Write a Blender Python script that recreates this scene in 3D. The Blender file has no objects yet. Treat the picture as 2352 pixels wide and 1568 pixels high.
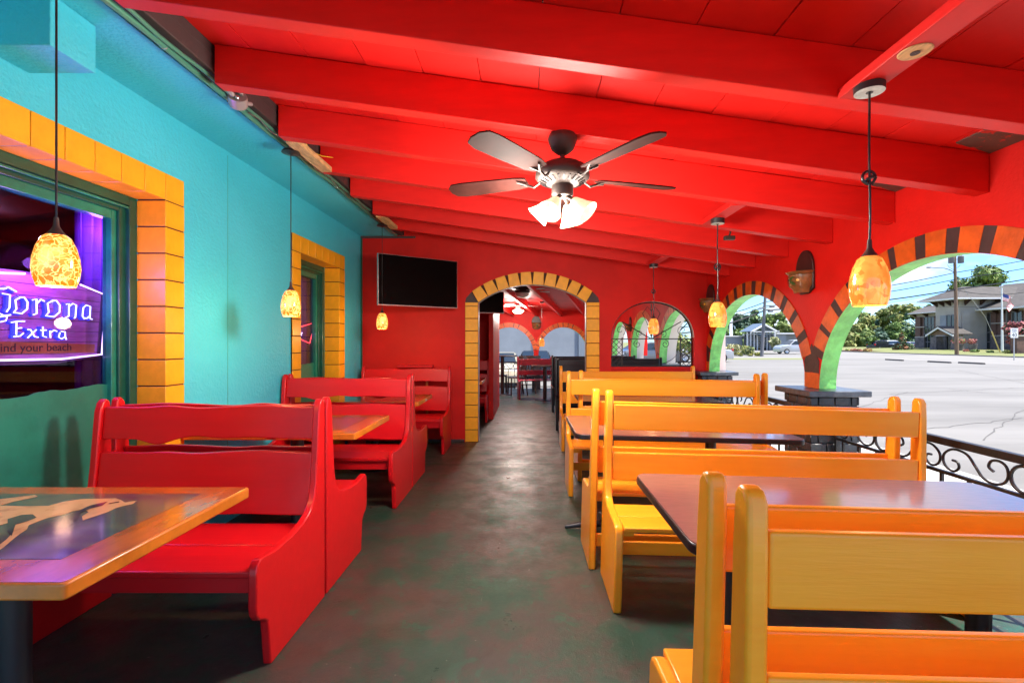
import bpy, math, random
from mathutils import Vector, Matrix
random.seed(7)
R = math.radians
sc = bpy.context.scene
COL = sc.collection
# ------------------------------------------------------------------ camera, sky, sun, exposure
FX = 1100.0                      # focal length, sight units used for the survey of the place
cam_d = bpy.data.cameras.new('camera'); cam = bpy.data.objects.new('camera', cam_d); COL.objects.link(cam)
cam.location = (0, 0, 1.35); cam.rotation_euler = (R(90), 0, 0)
cam_d.sensor_width = 36; cam_d.lens = FX / 2352 * 36; cam_d.shift_x = -34 / 2352
cam_d.clip_start = 0.05; cam_d.clip_end = 1500
sc.camera = cam
SUN_DIR = Vector((0.32, -0.18, 0.92)).normalized()
EL = math.asin(SUN_DIR.z); AZ = math.atan2(SUN_DIR.x, SUN_DIR.y)
w = bpy.data.worlds.new('World'); sc.world = w; w.use_nodes = True
nt = w.node_tree; nt.nodes.clear()
o_ = nt.nodes.new('ShaderNodeOutputWorld'); bg = nt.nodes.new('ShaderNodeBackground')
sky = nt.nodes.new('ShaderNodeTexSky'); sky.sky_type = 'NISHITA'; sky.sun_disc = False
sky.sun_elevation = EL; sky.sun_rotation = AZ; sky.air_density = 1.0; sky.dust_density = 0.4; sky.ozone_density = 2.0
tc = nt.nodes.new('ShaderNodeTexCoord'); sep = nt.nodes.new('ShaderNodeSeparateXYZ')
nt.links.new(tc.outputs['Generated'], sep.inputs[0])
def wmath(op, a, b=None):
    m = nt.nodes.new('ShaderNodeMath'); m.operation = op
    for i, v in enumerate((a, b)):
        if v is None: continue
        if isinstance(v, (int, float)): m.inputs[i].default_value = v
        else: nt.links.new(v, m.inputs[i])
    return m.outputs[0]
cx = nt.nodes.new('ShaderNodeCombineXYZ'); nt.links.new(sep.outputs[0], cx.inputs[0]); nt.links.new(wmath('ADD', sep.outputs[1], 0.37), cx.inputs[1]); nt.links.new(wmath('MULTIPLY', sep.outputs[2], 2.4), cx.inputs[2])
cn = nt.nodes.new('ShaderNodeTexNoise'); cn.inputs['Scale'].default_value = 5.5; cn.inputs['Detail'].default_value = 7; cn.inputs['Roughness'].default_value = 0.55
nt.links.new(cx.outputs[0], cn.inputs['Vector'])
cr = nt.nodes.new('ShaderNodeValToRGB'); cr.color_ramp.elements[0].position = 0.47; cr.color_ramp.elements[1].position = 0.62
nt.links.new(cn.outputs['Fac'], cr.inputs[0])
cm = nt.nodes.new('ShaderNodeMix'); cm.data_type = 'RGBA'
tn = nt.nodes.new('ShaderNodeMix'); tn.data_type = 'RGBA'; tn.blend_type = 'MULTIPLY'; tn.inputs[0].default_value = 1; tn.inputs[7].default_value = (0.29, 0.44, 0.66, 1); nt.links.new(sky.outputs[0], tn.inputs[6])
nt.links.new(cr.outputs[0], cm.inputs[0]); nt.links.new(tn.outputs[2], cm.inputs[6]); cm.inputs[7].default_value = (2.7, 2.65, 2.6, 1)
nt.links.new(cm.outputs[2], bg.inputs[0]); bg.inputs[1].default_value = 0.095
nt.links.new(bg.outputs[0], o_.inputs[0])
sun_l = bpy.data.lights.new('sun', 'SUN'); sun_l.energy = 2.0; sun_l.angle = R(0.5); sun_l.color = (1, 0.94, 0.85)
sun = bpy.data.objects.new('sun', sun_l); COL.objects.link(sun); sun.rotation_euler = SUN_DIR.to_track_quat('Z', 'Y').to_euler()
vs = sc.view_settings; vs.view_transform = 'Standard'; vs.look = 'None'; vs.gamma = 1; vs.exposure = 2.5; vs.use_curve_mapping = False
LAMP = 1.5                       # strength of the lit lamps
try:
    sc.cycles.max_bounces = 10; sc.cycles.diffuse_bounces = 6; sc.cycles.transparent_max_bounces = 12
    sc.cycles.use_denoising = True
    sc.cycles.caustics_reflective = False; sc.cycles.sample_clamp_indirect = 6
except Exception: pass

# ------------------------------------------------------------------ materials
def mat(name, col, rough=0.5, metal=0.0, bump=0.0, bscale=40, var=0.0, vscale=3.0, col2=None, lo=0.4, hi=0.6, coat=0.0, spec=0.5, emit=None, es=0, rnd=0.0, aniso=None, bdist=0.01, rvar=0.0):
    m = bpy.data.materials.new(name); m.use_nodes = True; t = m.node_tree; p = t.nodes['Principled BSDF']
    p.inputs['Base Color'].default_value = (*col, 1); p.inputs['Roughness'].default_value = rough; p.inputs['Metallic'].default_value = metal
    p.inputs['Coat Weight'].default_value = coat; p.inputs['Coat Roughness'].default_value = 0.12; p.inputs['Specular IOR Level'].default_value = spec
    tcn = t.nodes.new('ShaderNodeTexCoord'); vec = tcn.outputs['Object']
    if aniso:
        mp = t.nodes.new('ShaderNodeMapping'); mp.inputs['Scale'].default_value = aniso; t.links.new(vec, mp.inputs[0]); vec = mp.outputs[0]
    src = None
    if col2 is None and var > 0: col2 = tuple(c * (1 - var) for c in col)
    if col2 is not None:
        n = t.nodes.new('ShaderNodeTexNoise'); n.inputs['Scale'].default_value = vscale; n.inputs['Detail'].default_value = 8; n.inputs['Roughness'].default_value = 0.62
        t.links.new(vec, n.inputs['Vector'])
        r = t.nodes.new('ShaderNodeValToRGB'); r.color_ramp.elements[0].position = lo; r.color_ramp.elements[1].position = hi
        r.color_ramp.elements[0].color = (*col2, 1); r.color_ramp.elements[1].color = (*col, 1)
        t.links.new(n.outputs['Fac'], r.inputs[0]); src = r.outputs[0]
        if rvar:
            mr = t.nodes.new('ShaderNodeMapRange'); mr.inputs[3].default_value = rough + rvar; mr.inputs[4].default_value = rough - rvar
            t.links.new(n.outputs['Fac'], mr.inputs[0]); mr.inputs[1].default_value = lo; mr.inputs[2].default_value = hi
            t.links.new(mr.outputs[0], p.inputs['Roughness'])
    if rnd:
        oi = t.nodes.new('ShaderNodeObjectInfo'); hv = t.nodes.new('ShaderNodeHueSaturation')
        mr = t.nodes.new('ShaderNodeMapRange'); mr.inputs[3].default_value = 1 - rnd; mr.inputs[4].default_value = 1 + rnd
        t.links.new(oi.outputs['Random'], mr.inputs[0]); t.links.new(mr.outputs[0], hv.inputs['Value'])
        if src: t.links.new(src, hv.inputs['Color'])
        else: hv.inputs['Color'].default_value = (*col, 1)
        src = hv.outputs[0]
    if src: t.links.new(src, p.inputs['Base Color'])
    if bump:
        n2 = t.nodes.new('ShaderNodeTexNoise'); n2.inputs['Scale'].default_value = bscale; n2.inputs['Detail'].default_value = 5
        t.links.new(vec, n2.inputs['Vector'])
        b = t.nodes.new('ShaderNodeBump'); b.inputs['Strength'].default_value = bump; b.inputs['Distance'].default_value = bdist
        t.links.new(n2.outputs['Fac'], b.inputs['Height']); t.links.new(b.outputs[0], p.inputs['Normal'])
    if emit:
        p.inputs['Emission Color'].default_value = (*emit, 1); p.inputs['Emission Strength'].default_value = es
    return m
M = {}
M['red_ceiling'] = mat('red_ceiling', (0.74, 0.015, 0.011), 0.5, spec=0.3, var=0.18, vscale=2.2, lo=0.3, hi=0.7, bump=0.10, bscale=26, aniso=(1, 1, 6), rnd=0.04)
M['red_wall'] = mat('red_wall', (0.66, 0.010, 0.006), 0.55, spec=.25, var=0.16, vscale=1.6, bump=0.2, bscale=60)
M['red_bench'] = mat('red_bench', (0.62, 0.006, 0.010), 0.32, var=0.05, vscale=5, bump=0.05, bscale=18, aniso=(.5, 4, 4), coat=0.15, rnd=0.03, spec=.4)
M['burgundy'] = mat('burgundy', (0.34, 0.012, 0.04), 0.35, var=0.2, vscale=6, coat=0.2)
M['blue_wall'] = mat('blue_wall', (0.07, 0.66, 0.84), 0.55, col2=(0.055, 0.61, 0.77), vscale=1.3, lo=0.35, hi=0.65, bump=0.8, bscale=48)
M['orange_brick'] = mat('orange_brick', (0.98, 0.47, 0.018), 0.4, spec=.35, var=0.16, vscale=7, bump=0.05, bscale=30, coat=0.1, rnd=0.05)
M['arch_orange'] = mat('arch_orange', (0.72, 0.12, 0.008), 0.45, var=0.25, vscale=9, bump=0.25, bscale=40, rnd=0.10)
M['arch_dark'] = mat('arch_dark', (0.055, 0.03, 0.03), 0.55, var=0.3, vscale=9, bump=0.25, bscale=40, rnd=0.1)
M['grout'] = mat('grout', (0.06, 0.02, 0.008), 0.8)
M['green_arch'] = mat('green_arch', (0.27, 0.86, 0.22), 0.5, var=0.3, vscale=6, bump=0.8, bscale=14, bdist=0.02)
M['green_frame'] = mat('green_frame', (0.012, 0.27, 0.17), 0.3, var=0.35, vscale=5, bump=0.1, coat=0.3)
M['green_dark'] = mat('green_dark', (0.006, 0.10, 0.06), 0.35, var=0.3, vscale=5, coat=0.3)
M['green_panel'] = mat('green_panel', (0.02, 0.25, 0.18), 0.32, var=0.3, vscale=2.4, bump=0.35, bscale=14, coat=0.3)
M['yellow_bench'] = mat('yellow_bench', (1.0, 0.405, 0.022), 0.3, col2=(0.98, 0.355, 0.014), vscale=4, lo=0.35, hi=0.65, bump=0.07, bscale=26, aniso=(.4, 5, 5), coat=0.12, rnd=0.03, spec=.4)
M['dark_trim'] = mat('dark_trim', (0.05, 0.035, 0.036), 0.6, col2=(0.12, 0.06, 0.05), vscale=6, lo=0.3, hi=0.42, bump=0.3, bscale=20)
M['patch_wood'] = mat('patch_wood', (0.11, 0.075, 0.06), 0.6, col2=(0.55, 0.03, 0.02), vscale=9, lo=0.40, hi=0.44, bump=0.3, bscale=30)
M['raw_wood'] = mat('raw_wood', (0.72, 0.46, 0.20), 0.6, var=0.35, vscale=14, aniso=(5, 1, 5), bump=0.1)
M['table_brown'] = mat('table_brown', (0.29, 0.135, 0.115), 0.38, var=0.25, vscale=10, aniso=(1, 12, 12), coat=1.0, bump=0.02)
M['black_edge'] = mat('black_edge', (0.012, 0.011, 0.013), 0.3)
M['black_metal'] = mat('black_metal', (0.022, 0.022, 0.024), 0.38, bump=0.05)
M['iron'] = mat('iron', (0.014, 0.013, 0.014), 0.42, bump=0.2, bscale=60)
M['table_orange'] = mat('table_orange', (0.46, 0.115, 0.014), 0.16, var=0.3, vscale=6, aniso=(3, 1, 1), coat=0.6)
M['table_edge'] = mat('table_edge', (0.70, 0.20, 0.016), 0.3, var=0.25, vscale=8, coat=0.3)
M['print_field'] = mat('print_field', (0.11, 0.13, 0.075), 0.12, col2=(0.035, 0.025, 0.08), vscale=9, lo=0.35, hi=0.65, aniso=(1, 2.2, 1), coat=0.6)
M['print_horse'] = mat('print_horse', (0.60, 0.38, 0.17), 0.12, col2=(0.36, 0.20, 0.09), vscale=12, lo=0.3, hi=0.5, coat=0.6)
M['print_dark'] = mat('print_dark', (0.04, 0.025, 0.04), 0.12, coat=0.6)
M['tv_black'] = mat('tv_black', (0.002, 0.002, 0.002), 0.25, spec=0.1)
M['silver'] = mat('silver', (0.7, 0.7, 0.72), 0.25, metal=0.9)
M['canopy_white'] = mat('canopy_white', (0.62, 0.72, 0.68), 0.3, var=0.3, vscale=30)
M['bronze'] = mat('bronze', (0.05, 0.033, 0.028), 0.5, metal=0.2, bump=0.05)
M['blade'] = mat('blade', (0.045, 0.013, 0.010), 0.7, spec=.1, var=0.4, vscale=5, aniso=(1, 1, 1))
M['black_brick'] = mat('black_brick', (0.050, 0.056, 0.070), 0.42, var=0.4, vscale=12, bump=0.6, bscale=30, rnd=0.3)
M['cap_paint'] = mat('cap_paint', (0.075, 0.088, 0.11), 0.3, var=0.4, vscale=12, bump=0.5, bscale=25)
M['conduit'] = mat('conduit', (0.10, 0.36, 0.25), 0.35, metal=0.4, col2=(0.35, 0.10, 0.06), vscale=3, lo=0.3, hi=0.4)
M['steel'] = mat('steel', (0.42, 0.42, 0.43), 0.45, metal=0.5)
M['yellow_wire'] = mat('yellow_wire', (0.7, 0.5, 0.03), 0.4)
M['planter_dark'] = mat('planter_dark', (0.045, 0.016, 0.014), 0.45, var=0.4, vscale=9, coat=0.15)
M['planter_clay'] = mat('planter_clay', (0.30, 0.13, 0.045), 0.25, var=0.45, vscale=10, coat=0.5)
M['paint_green'] = mat('paint_green', (0.03, 0.10, 0.02), 0.3, coat=0.4)
M['paint_yellow'] = mat('paint_yellow', (0.8, 0.4, 0.02), 0.3, coat=0.4)
M['paint_maroon'] = mat('paint_maroon', (0.12, 0.01, 0.03), 0.3, coat=0.4)
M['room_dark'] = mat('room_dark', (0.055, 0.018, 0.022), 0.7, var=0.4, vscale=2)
M['room_slat'] = mat('room_slat', (0.14, 0.05, 0.04), 0.6, rnd=0.2)
M['curtain'] = mat('curtain', (0.16, 0.03, 0.45), 0.6, var=0.3, vscale=8)
M['sign_wood'] = mat('sign_wood', (0.46, 0.15, 0.42), 0.5, var=0.3, vscale=6, aniso=(1, 1, 6), rnd=0.08)
M['sign_strip'] = mat('sign_strip', (0.55, 0.16, 0.06), 0.5, var=0.3, vscale=6)
M['sign_edge'] = mat('sign_edge', (0.10, 0.04, 0.12), 0.5)
M['sign_ink'] = mat('sign_ink', (0.05, 0.015, 0.03), 0.5)
M['neon_back'] = mat('neon_back', (0.03, 0.05, 0.65), 0.4, emit=(0.04, 0.06, 1.0), es=0.22)
M['neon_white'] = mat('neon_white', (0.8, 0.7, 1), 0.4, emit=(0.70, 0.52, 1.0), es=.9)
M['neon_blue'] = mat('neon_blue', (0.6, 0.7, 1), 0.4, emit=(0.42, 0.50, 1.0), es=1.0)
M['neon_red'] = mat('neon_red', (1, 0.1, 0.1), 0.4, emit=(1.0, 0.05, 0.06), es=.9)
M['bulb'] = mat('bulb', (1, 0.9, 0.7), 0.4, emit=(1.0, 0.80, 0.52), es=4.0)
M['spot'] = mat('spot', (1, 0.7, 0.8), 0.4, emit=(1.0, 0.62, 0.75), es=22.0)
M['cream'] = mat('cream', (0.40, 0.37, 0.33), 0.7, var=0.12, vscale=0.6)
M['far_brick'] = mat('far_brick', (0.15, 0.085, 0.068), 0.8, var=0.25, vscale=3)
M['far_stone'] = mat('far_stone', (0.17, 0.15, 0.155), 0.85, col2=(0.09, 0.08, 0.085), vscale=2.0, bump=0.4, bscale=3)
M['far_roof'] = mat('far_roof', (0.085, 0.077, 0.072), 0.9, var=0.25, vscale=1.4)
M['far_glass'] = mat('far_glass', (0.015, 0.022, 0.026), 0.08, spec=0.8)
M['far_white'] = mat('far_white', (0.72, 0.74, 0.75), 0.6)
M['far_blue_roof'] = mat('far_blue_roof', (0.10, 0.15, 0.22), 0.6)
M['grey_wall'] = mat('grey_wall', (0.27, 0.30, 0.33), 0.8, var=0.12, vscale=0.8)
M['grey_wall_dark'] = mat('grey_wall_dark', (0.20, 0.235, 0.27), 0.8)
M['pole_wood'] = mat('pole_wood', (0.22, 0.14, 0.09), 0.85, var=0.4, vscale=4, aniso=(4, 4, .4))
M['pole_grey'] = mat('pole_grey', (0.15, 0.15, 0.16), 0.7)
M['bark'] = mat('bark', (0.07, 0.05, 0.035), 0.9)
M['flag_red'] = mat('flag_red', (0.6, 0.03, 0.05), 0.6); M['flag_white'] = mat('flag_white', (0.8, 0.8, 0.8), 0.6); M['flag_blue'] = mat('flag_blue', (0.02, 0.04, 0.2), 0.6)
M['guard_yellow'] = mat('guard_yellow', (0.6, 0.45, 0.15), 0.5)
M['lot'] = mat('lot', (0.205, 0.197, 0.184), 0.85, col2=(0.135, 0.129, 0.120), vscale=0.28, lo=0.3, hi=0.6, aniso=(.5, 2.5, 1), bump=0.2, bscale=12)
M['road'] = mat('road', (0.23, 0.22, 0.205), 0.85, var=0.12, vscale=0.3)
M['concrete_dark'] = mat('concrete_dark', (0.10, 0.09, 0.085), 0.85)
M['crack'] = mat('crack', (0.10, 0.095, 0.09), 0.9)
M['grass'] = mat('grass', (0.13, 0.18, 0.04), 0.9, col2=(0.20, 0.19, 0.08), vscale=0.35, lo=0.35, hi=0.7)
M['mulch'] = mat('mulch', (0.10, 0.05, 0.03), 0.9)
for nme, c in (('leaf_mid', (0.15, 0.25, 0.05)), ('leaf_dark', (0.055, 0.11, 0.045)), ('leaf_blue', (0.06, 0.13, 0.085)), ('leaf_pale', (0.20, 0.27, 0.06)), ('leaf_olive', (0.30, 0.31, 0.08)),
               ('leaf_yellow', (0.50, 0.46, 0.10)), ('leaf_pink', (0.50, 0.16, 0.16)), ('leaf_rust', (0.36, 0.15, 0.07)), ('leaf_cream', (0.52, 0.52, 0.28))):
    mm = mat(nme, c, 0.65, var=0.35, vscale=1.2, lo=0.35, hi=0.65); M[nme] = mm; p_ = mm.node_tree.nodes['Principled BSDF']; p_.inputs['Subsurface Weight'].default_value = 0.0
def floor_mat():
    m = bpy.data.materials.new('floor_paint'); m.use_nodes = True; t = m.node_tree; p = t.nodes['Principled BSDF']
    tcn = t.nodes.new('ShaderNodeTexCoord')
    def noise(s, d=8, r=0.6, dist=0.0):
        n = t.nodes.new('ShaderNodeTexNoise'); n.inputs['Scale'].default_value = s; n.inputs['Detail'].default_value = d; n.inputs['Roughness'].default_value = r
        n.inputs['Distortion'].default_value = dist
        t.links.new(tcn.outputs['Object'], n.inputs['Vector']); return n.outputs['Fac']
    def ramp(f, a, b, ca=(0, 0, 0), cb=(1, 1, 1)):
        r = t.nodes.new('ShaderNodeValToRGB'); r.color_ramp.elements[0].position = a; r.color_ramp.elements[1].position = b
        r.color_ramp.elements[0].color = (*ca, 1); r.color_ramp.elements[1].color = (*cb, 1); t.links.new(f, r.inputs[0]); return r.outputs[0]
    def mix(f, a, b):
        x = t.nodes.new('ShaderNodeMix'); x.data_type = 'RGBA'; t.links.new(f, x.inputs[0])
        for s, v in ((6, a), (7, b)):
            if isinstance(v, tuple): x.inputs[s].default_value = (*v, 1)
            else: t.links.new(v, x.inputs[s])
        return x.outputs[2]
    base = mix(ramp(noise(1.1, 12, 0.72), 0.46, 0.54), (0.016, 0.066, 0.042), (0.062, 0.050, 0.040))
    base = mix(ramp(noise(3.3, 14, 0.82), 0.50, 0.56), base, (0.048, 0.052, 0.042))
    base = mix(ramp(noise(5.0, 10, 0.75, 0.6), 0.575, 0.60), base, (0.018, 0.085, 0.055))
    base = mix(ramp(noise(3.1, 12, 0.8, 1.2), 0.64, 0.67), base, (0.035, 0.016, 0.014))
    mp = t.nodes.new('ShaderNodeMapping'); mp.inputs['Scale'].default_value = (38, 3, 1); mp.inputs['Rotation'].default_value = (0, 0, .3); t.links.new(tcn.outputs['Object'], mp.inputs[0])
    ns_ = t.nodes.new('ShaderNodeTexNoise'); ns_.inputs['Scale'].default_value = 1.6; ns_.inputs['Detail'].default_value = 6; t.links.new(mp.outputs[0], ns_.inputs['Vector'])
    base = mix(ramp(ns_.outputs['Fac'], 0.70, 0.74), base, (0.13, 0.125, 0.10))
    base = mix(ramp(noise(46, 3, 0.5), 0.725, 0.76), base, (0.28, 0.27, 0.24))
    t.links.new(base, p.inputs['Base Color'])
    mr = t.nodes.new('ShaderNodeMapRange'); mr.inputs[1].default_value = 0.3; mr.inputs[2].default_value = 0.7; mr.inputs[3].default_value = 0.24; mr.inputs[4].default_value = 0.62
    t.links.new(noise(3.7, 8, 0.7), mr.inputs[0]); t.links.new(mr.outputs[0], p.inputs['Roughness'])
    b = t.nodes.new('ShaderNodeBump'); b.inputs['Strength'].default_value = 0.6; b.inputs['Distance'].default_value = 0.008
    t.links.new(noise(14, 12, 0.8), b.inputs['Height']); t.links.new(b.outputs[0], p.inputs['Normal'])
    p.inputs['Coat Weight'].default_value = 0.12; p.inputs['Coat Roughness'].default_value = 0.3
    return m
M['floor'] = floor_mat()
def glass_mat(name, tint=(1, 1, 1), refl=0.10):
    m = bpy.data.materials.new(name); m.use_nodes = True; t = m.node_tree; t.nodes.clear()
    o = t.nodes.new('ShaderNodeOutputMaterial'); mx = t.nodes.new('ShaderNodeMixShader'); tr = t.nodes.new('ShaderNodeBsdfTransparent'); g = t.nodes.new('ShaderNodeBsdfGlossy')
    fr = t.nodes.new('ShaderNodeLayerWeight'); fr.inputs[0].default_value = .5; pw = t.nodes.new('ShaderNodeMath'); pw.operation = 'POWER'; pw.inputs[1].default_value = 4; t.links.new(fr.outputs['Facing'], pw.inputs[0]); ad = t.nodes.new('ShaderNodeMath'); ad.operation = 'ADD'; ad.inputs[1].default_value = refl
    t.links.new(pw.outputs[0], ad.inputs[0]); t.links.new(ad.outputs[0], mx.inputs[0])
    tr.inputs[0].default_value = (*tint, 1); g.inputs['Roughness'].default_value = 0.01; g.inputs['Color'].default_value = (0.85, 0.8, 0.95, 1)
    t.links.new(tr.outputs[0], mx.inputs[1]); t.links.new(g.outputs[0], mx.inputs[2]); t.links.new(mx.outputs[0], o.inputs[0])
    return m
M['pane'] = glass_mat('pane', (0.80, 0.74, 0.90), 0.018)
def lamp_glass(name, scale, c1, c2, es, crackle):
    m = bpy.data.materials.new(name); m.use_nodes = True; t = m.node_tree; p = t.nodes['Principled BSDF']
    tcn = t.nodes.new('ShaderNodeTexCoord'); v = t.nodes.new('ShaderNodeTexVoronoi'); v.inputs['Scale'].default_value = scale
    nn = t.nodes.new('ShaderNodeTexNoise'); nn.inputs['Scale'].default_value = scale * .6; nn.inputs['Detail'].default_value = 3
    ma = t.nodes.new('ShaderNodeMixRGB'); ma.blend_type = 'ADD'; ma.inputs[0].default_value = 0.06
    t.links.new(tcn.outputs['Object'], nn.inputs['Vector']); t.links.new(tcn.outputs['Object'], ma.inputs[1]); t.links.new(nn.outputs['Color'], ma.inputs[2]); t.links.new(ma.outputs[0], v.inputs['Vector'])
    r = t.nodes.new('ShaderNodeValToRGB')
    if crackle:
        v.feature = 'DISTANCE_TO_EDGE'; t.links.new(v.outputs['Distance'], r.inputs[0])
        r.color_ramp.elements[0].position = 0.02; r.color_ramp.elements[1].position = 0.10
    else:
        bw = t.nodes.new('ShaderNodeRGBToBW'); t.links.new(v.outputs['Color'], bw.inputs[0]); t.links.new(bw.outputs[0], r.inputs[0])
        r.color_ramp.elements[0].position = 0.2; r.color_ramp.elements[1].position = 0.8
    r.color_ramp.elements[0].color = (*c1, 1); r.color_ramp.elements[1].color = (*c2, 1)
    n3 = t.nodes.new('ShaderNodeTexNoise'); n3.inputs['Scale'].default_value = 9; t.links.new(tcn.outputs['Object'], n3.inputs['Vector'])
    mx = t.nodes.new('ShaderNodeMix'); mx.data_type = 'RGBA'; rr = t.nodes.new('ShaderNodeMapRange'); rr.inputs[1].default_value = 0.5; rr.inputs[2].default_value = 0.75
    t.links.new(n3.outputs['Fac'], rr.inputs[0]); t.links.new(rr.outputs[0], mx.inputs[0]); t.links.new(r.outputs[0], mx.inputs[6]); mx.inputs[7].default_value = (*c1, 1)
    t.links.new(mx.outputs[2], p.inputs['Base Color']); t.links.new(mx.outputs[2], p.inputs['Emission Color']); p.inputs['Emission Strength'].default_value = es
    p.inputs['Roughness'].default_value = 0.12; p.inputs['Coat Weight'].default_value = 0.6
    return m
M['crackle_glass'] = lamp_glass('crackle_glass', 46, (1.0, 0.62, 0.16), (0.80, 0.13, 0.004), 0.34, True)
M['amber_glass'] = lamp_glass('amber_glass', 42, (0.70, 0.16, 0.02), (0.92, 0.42, 0.08), 0.20, False)
M['shade_lit'] = mat('shade_lit', (0.9, 0.8, 0.62), 0.3, emit=(1.0, 0.78, 0.50), es=1.15, coat=0.3)
M['shade_dim'] = mat('shade_dim', (0.80, 0.66, 0.50), 0.3, var=0.3, vscale=14, emit=(1.0, 0.62, 0.36), es=0.22, coat=0.3)
for nme, c in (('car_silver', (0.42, 0.43, 0.45)), ('car_grey', (0.10, 0.105, 0.12)), ('car_dark', (0.02, 0.025, 0.035)), ('car_white', (0.65, 0.66, 0.68)), ('car_beige', (0.55, 0.50, 0.36))):
    M[nme] = mat(nme, c, 0.25, metal=0.3, coat=0.8)
M['tyre'] = mat('tyre', (0.012, 0.012, 0.012), 0.8)
M['lens_red'] = mat('lens_red', (0.5, 0.01, 0.01), 0.2); M['lens_clear'] = mat('lens_clear', (0.7, 0.7, 0.72), 0.1)
M['wood_dark'] = mat('wood_dark', (0.045, 0.018, 0.012), 0.35, var=0.4, vscale=8)
M['black_vinyl'] = mat('black_vinyl', (0.012, 0.010, 0.014), 0.3, bump=0.1)
M['jamb_white'] = mat('jamb_white', (0.72, 0.68, 0.64), 0.5, bump=0.2)
M['far_green'] = mat('far_green', (0.02, 0.20, 0.14), 0.3, var=0.3, vscale=3)

# ------------------------------------------------------------------ mesh helpers
class MB:
    def __init__(s): s.v = []; s.f = []; s.mi = []; s.cur = 0
    def add(s, vs, fs, mi=None):
        b = len(s.v); s.v += [tuple(p) for p in vs]; s.f += [tuple(b + i for i in f) for f in fs]; s.mi += [s.cur if mi is None else mi] * len(fs); return s
    def box(s, x0, x1, y0, y1, z0, z1, mi=None):
        v = [(x0, y0, z0), (x1, y0, z0), (x1, y1, z0), (x0, y1, z0), (x0, y0, z1), (x1, y0, z1), (x1, y1, z1), (x0, y1, z1)]
        return s.add(v, [(0, 3, 2, 1), (4, 5, 6, 7), (0, 1, 5, 4), (1, 2, 6, 5), (2, 3, 7, 6), (3, 0, 4, 7)], mi)
    def prism(s, prof, axis, a, b, mi=None):
        # prof: list of 2-D points; axis 'x': (y,z); 'y': (x,z); 'z': (x,y)
        def P(p, t): return {'x': (t, p[0], p[1]), 'y': (p[0], t, p[1]), 'z': (p[0], p[1], t)}[axis]
        n = len(prof); v = [P(p, a) for p in prof] + [P(p, b) for p in prof]
        fs = [tuple(range(n)), tuple(range(2 * n - 1, n - 1, -1))] + [(i, n + i, n + (i + 1) % n, (i + 1) % n) for i in range(n)]
        return s.add(v, fs, mi)
    def tube(s, pts, r, n=8, mi=None, cap=True, radii=None):
        pts = [Vector(p) for p in pts]; rings = []; up = None
        for i, p in enumerate(pts):
            t = (pts[min(i + 1, len(pts) - 1)] - pts[max(i - 1, 0)])
            if t.length < 1e-9: t = Vector((0, 0, 1))
            t.normalize()
            if up is None:
                up = t.orthogonal().normalized()
            else:
                up = (up - t * up.dot(t))
                up = up.normalized() if up.length > 1e-6 else t.orthogonal().normalized()
            bi = t.cross(up); rr = radii[i] if radii else r
            rings.append([p + (up * math.cos(2 * math.pi * k / n) + bi * math.sin(2 * math.pi * k / n)) * rr for k in range(n)])
        v = [q for rg in rings for q in rg]; fs = []
        for i in range(len(rings) - 1):
            for k in range(n): fs.append((i * n + k, i * n + (k + 1) % n, (i + 1) * n + (k + 1) % n, (i + 1) * n + k))
        if cap: fs += [tuple(range(n - 1, -1, -1)), tuple((len(rings) - 1) * n + k for k in range(n))]
        return s.add(v, fs, mi)
    def lathe(s, prof, n=24, c=(0, 0, 0), mi=None, mtx=None):
        v = []; fs = []
        for r, z in prof:
            for k in range(n):
                a = 2 * math.pi * k / n; p = Vector((r * math.cos(a), r * math.sin(a), z))
                if mtx: p = mtx @ p
                v.append(p + Vector(c))
        for i in range(len(prof) - 1):
            for k in range(n): fs.append((i * n + k, i * n + (k + 1) % n, (i + 1) * n + (k + 1) % n, (i + 1) * n + k))
        return s.add(v, fs, mi)
    def ball(s, c, r, sx=1, sy=1, sz=1, n=10, mi=None):
        prof = [(max(1e-4, r * math.sin(math.pi * i / n)), -r * math.cos(math.pi * i / n)) for i in range(n + 1)]
        return s.lathe(prof, 2 * n, c, mi, Matrix.Diagonal((sx, sy, sz)))
    def build(s, name, mats, parent=None, bevel=0, segs=2, smooth=35, loc=None, rot=None):
        me = bpy.data.meshes.new(name); me.from_pydata(s.v, [], s.f)
        if not isinstance(mats, (list, tuple)): mats = [mats]
        for m in mats: me.materials.append(M[m] if isinstance(m, str) else m)
        if len(mats) > 1: me.polygons.foreach_set('material_index', s.mi)
        me.update()
        if smooth:
            me.polygons.foreach_set('use_smooth', [True] * len(me.polygons)); me.set_sharp_from_angle(angle=R(smooth))
        o = bpy.data.objects.new(name, me); COL.objects.link(o)
        if bevel:
            b = o.modifiers.new('bevel', 'BEVEL'); b.width = bevel; b.segments = segs; b.limit_method = 'ANGLE'; b.angle_limit = R(40); b.harden_normals = False
        if parent: o.parent = parent
        if loc: o.location = loc
        if rot: o.rotation_euler = rot
        return o
def fixn(o):
    import bmesh
    b = bmesh.new(); b.from_mesh(o.data); bmesh.ops.recalc_face_normals(b, faces=b.faces); b.to_mesh(o.data); b.free(); return o
def tag(o, label=None, cat=None, group=None, kind=None):
    if label: o['label'] = label
    if cat: o['category'] = cat
    if group: o['group'] = group
    if kind: o['kind'] = kind
    return o
def empty(name, loc=(0, 0, 0), rz=0, label=None, cat=None, group=None, kind=None, parent=None):
    o = bpy.data.objects.new(name, None); COL.objects.link(o); o.location = loc; o.rotation_euler = (0, 0, rz); o.empty_display_size = 0.1
    if parent: o.parent = parent
    return tag(o, label, cat, group, kind)
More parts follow.
